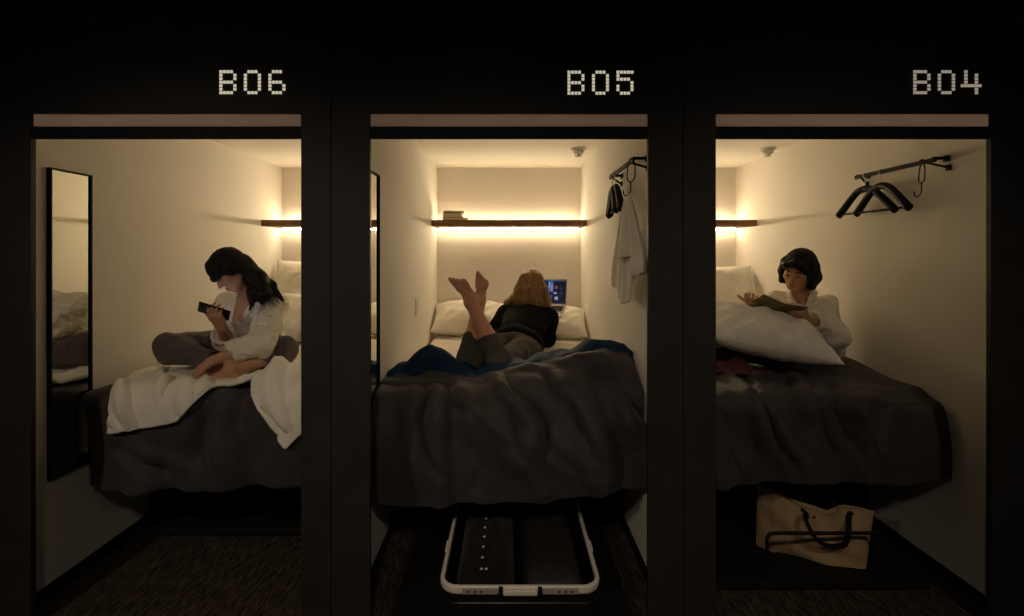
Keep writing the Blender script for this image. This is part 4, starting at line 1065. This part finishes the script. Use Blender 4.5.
# ------------------------------------------------------------------ suitcase
def rrect(x0, x1, y0, y1, r, n=8):
    out = []
    for cx, cy, a in ((x1-r, y0+r, -PI/2), (x1-r, y1-r, 0), (x0+r, y1-r, PI/2), (x0+r, y0+r, PI)):
        for k in range(n+1): out.append((cx+r*math.cos(a+PI/2*k/n), cy+r*math.sin(a+PI/2*k/n)))
    return out
def suitcase():
    x0, x1, y0, y1, zb, zt = -.268, .355, -.04, .74, .049, .200
    t = thing('suitcase', 'open black suitcase with silver rim on the tray below the middle bed', 'suitcase', ((x0+x1)/2, (y0+y1)/2, zb))
    def loop(d, z, rr): return np.array([(x, y, z) for x, y in rrect(x0+d, x1-d, y0+d, y1-d, rr)])
    L = [loop(.03, zb, .05), loop(.008, zb+.008, .065), loop(0, zb+.03, .07), loop(0, zb+.075, .07), loop(-.003, zb+.078, .07), loop(-.003, zb+.086, .07), loop(0, zb+.089, .07), loop(0, zt-.02, .07),
         loop(.012, zt-.02, .06), loop(.012, zb+.03, .06), loop(.03, zb+.012, .05)]
    n = len(L[0]); mb = MB(); f = []
    for i in range(len(L)-1): f += [(i*n+k, i*n+(k+1) % n, (i+1)*n+(k+1) % n, (i+1)*n+k) for k in range(n)]
    f += [tuple(range(n-1, -1, -1)), tuple((len(L)-1)*n+k for k in range(n))]
    mb.add(np.concatenate(L), f).build('shell', M['shell'], t, smooth=False)
    L = [loop(-.002, zt-.028, .072), loop(-.004, zt-.022, .073), loop(-.004, zt-.004, .073), loop(0, zt, .07), loop(.009, zt, .063), loop(.012, zt-.004, .060), loop(.012, zt-.024, .060)]
    mb = MB(); f = []
    for i in range(len(L)): j = (i+1) % len(L); f += [(i*n+k, i*n+(k+1) % n, j*n+(k+1) % n, j*n+k) for k in range(n)]
    mb.add(np.concatenate(L), f).build('rim', M['silver'], t)
    cx = (x0+x1)/2
    h = MB(); h.box((cx-.066, y0-.020, zt-.026), (cx+.066, y0-.006, zt-.004)); h.build('handle', M['silver'], t, bevel=.005)
    for s in (-1, 1): MB().box((cx+s*.075-.008, y0-.016, zt-.030), (cx+s*.075+.008, y0-.001, zt+.001)).build('handle_mount', M['shell'], t, bevel=.002)
    for s in (-1, 1):
        a, b = sorted((cx+s*.086, cx+s*.222))
        lt = MB().box((a, y0-.011, zt-.025), (b, y0-.0035, zt-.003)).build('latch', M['chrome'], t, bevel=.002)
        d = MB()
        for k in range(3): x = cx+s*(.150+k*.024); d.box((x-.004, y0-.0125, zt-.017), (x+.004, y0-.0108, zt-.011))
        d.build('dial', M['keys'], lt)
    for s, x in ((-1, x0), (1, x1)):
        MB().box((x-.010 if s < 0 else x, .20, zt-.020), (x if s < 0 else x+.010, .27, zt-.004)).build('side_clip', M['silver'], t, bevel=.002)
    # contents
    def cushion(nx, ny, X0, X1, Y0, Y1, Z0, hgt, seed, rid=.006):
        V = np.zeros((nx, ny, 3))
        for i in range(nx):
            for j in range(ny):
                s, r = -1+2*i/(nx-1), -1+2*j/(ny-1); k = max(0, (1-abs(s)**5)*(1-abs(r)**5))**.5
                V[i, j] = (X0+(X1-X0)*i/(nx-1), Y0+(Y1-Y0)*j/(ny-1), Z0+hgt*k+rid*math.sin(i*.55+seed+.5*math.sin(j*.3))*k*math.sin(j*.21+seed))
        b = V.copy(); b[:, :, 2] = Z0
        return MB().grid(V).grid(b[::-1])
    o = cushion(40, 50, x0+.045, cx-.018, y0+.045, y1-.05, zb+.020, .125, .5)
    g = thing('folded_jacket', 'black buttoned jacket folded in the left half of the suitcase', 'clothing', (cx-.15, .29, zb+.02))
    o.build('cloth', M['blackfab'], g, smooth=True)
    for k in range(6):
        y = y0+.10+k*.075; MB().lathe([(.0065, 0), (.0065, .003), (.003, .004)], 14, 0, (cx-.155, y, zb+.152)).build('button', M['button'], g, smooth=True)
    MB().lathe([(.0065, 0), (.0065, .003), (.003, .004)], 14, 0, (cx-.135, y0+.10, zb+.152)).build('button', M['button'], g, smooth=True)
    MB().tube(bez([(cx-.21, y1-.13, zb+.148), (cx-.18, y1-.17, zb+.152), (cx-.13, y1-.175, zb+.152), (cx-.09, y1-.14, zb+.148)], 20), .012, 8, flat=.5).build('collar', M['blackfab'], g, smooth=True)
    o = cushion(40, 50, cx+.012, x1-.045, y0+.045, y1-.05, zb+.020, .128, 2.2, .004).build('packing_pouch', M['nylon'], None, smooth=True)
    tag(o, 'charcoal nylon packing pouch in the right half of the suitcase', 'pouch')
suitcase()
# ------------------------------------------------------------------ tote bag
def tote():
    BL, BR = P(756, 548, 2.37), P(866, 572, 2.19); TL, TR_ = P(757, 484, 2.42), P(874, 511, 2.26)
    BL[2] = .052; BR[2] = .052
    n1, n2 = 46, 34; nrmv = nrm(np.cross(BR-BL, (0, 0, 1.)))
    t = thing('tote_bag', 'beige canvas tote bag with black straps slumped on the right storage tray', 'bag', tuple((BL+BR)/2*np.array([1, 1, 0])+np.array([0, 0, .052])))
    mb = MB(); Ss = []
    for sd in (1, -1):
        V = np.zeros((n1, n2, 3))
        for i in range(n1):
            s = i/(n1-1)
            for j in range(n2):
                r = j/(n2-1)
                p = (BL*(1-s)+BR*s)*(1-r)+(TL*(1-s)+TR_*s)*r
                topw = np.interp(s, [0, .15, .38, .62, .75, 1], [0, -.004, -.05, -.060, -.012, 0.])
                p[2] += topw*r*r
                e = (1-abs(2*s-1)**4)
                bul = (.042*math.sin(PI*min(1, r*.8+.12))+.014)*e
                cr = .006*math.sin(s*13+r*5)*e+.010*math.exp(-((r-.74+.25*s)/.06)**2)*e-.006*math.sin(r*16+s*7)*e+.008*math.exp(-((s-.16)/.03)**2)
                V[i, j] = p+nrmv*sd*bul+nrmv*cr
        Ss.append(V); mb.grid(V if sd > 0 else V[::-1])
    mb.grid(np.stack([Ss[0][:, 0], Ss[1][:, 0]]))
    mb.build('bag_body', M['canvas'], t, smooth=True, solid=.004, recalc=False)
    fv = Ss[0] if (Ss[0][20, 20, 1] < Ss[1][20, 20, 1]) else Ss[1]; bvv = Ss[1] if fv is Ss[0] else Ss[0]
    off = np.array([0, -.010, 0])
    a, b = fv[19, -4]+off, fv[35, -4]+off
    MB().tube(bez([fv[17, -2]+off, a, P(806, 520, 2.235), P(815, 537, 2.19), P(828, 546, 2.18), P(843, 545, 2.175), P(848, 534, 2.18), b, fv[36, -2]+off], 60), .012, 8, flat=.5).build('strap', M['strap'], t, smooth=True)
    a, b = bvv[18, -4], bvv[33, -4]
    MB().tube(bez([a, a+np.array([.02, .03, .04]), (a+b)/2+np.array([.0, .05, .05]), b+np.array([-.02, .03, .03]), b], 40), .010, 8, flat=.5).build('strap', M['strap'], t, smooth=True)
    q = fv[22, -5]+off*.6; MB().tube([q, q+np.array([0, -.004, 0])], .006, 12).build('snap_button', M['keys'], t)
tote()
# ------------------------------------------------------------------ light
w = bpy.data.worlds.new('World'); bpy.context.scene.world = w; w.use_nodes = True
w.node_tree.nodes['Background'].inputs[0].default_value = (1, .85, .68, 1); w.node_tree.nodes['Background'].inputs[1].default_value = .010
def spot(name, loc, energy, size, col, ang, blend=.8):
    l = bpy.data.lights.new(name, 'SPOT'); l.energy = energy; l.color = col; l.spot_size = ang; l.spot_blend = blend; l.shadow_soft_size = size
    o = bpy.data.objects.new(name, l); C.objects.link(o); o.location = loc; o.rotation_euler = (0, 0, 0); return o
for x, e in ((-2.1, 50.), (-.2, 38.), (1.9, 30.)):  # unseen fill spots added in the aisle to brighten front panels, bedding and carpet
    o = spot('aisle_fill', (x, -2.3, 2.42), e, .10, (1., .79, .58), math.radians(76), 1.)
    o.rotation_euler = (Vector((x*.55, .1, .35))-o.location).to_track_quat('-Z', 'Y').to_euler()
# ------------------------------------------------------------------ camera
cam = bpy.data.cameras.new('camera'); co = bpy.data.objects.new('camera', cam); C.objects.link(co)
co.location = (0, -D0, EZ); co.rotation_euler = (PI/2, 0, 0)
cam.sensor_fit = 'HORIZONTAL'; cam.sensor_width = 36; cam.lens = 36*F/1024
cam.shift_x = (512-CU)/1024; cam.shift_y = -(308-CV)/1024
cam.clip_start = .01
sc = bpy.context.scene; sc.camera = co
sc.view_settings.view_transform = 'Standard'; sc.view_settings.look = 'None'; sc.view_settings.gamma = 1; sc.view_settings.exposure = 0.
sc.view_settings.use_curve_mapping = False
sc.cycles.max_bounces = 14; sc.cycles.diffuse_bounces = 8; sc.cycles.sample_clamp_indirect = 6.
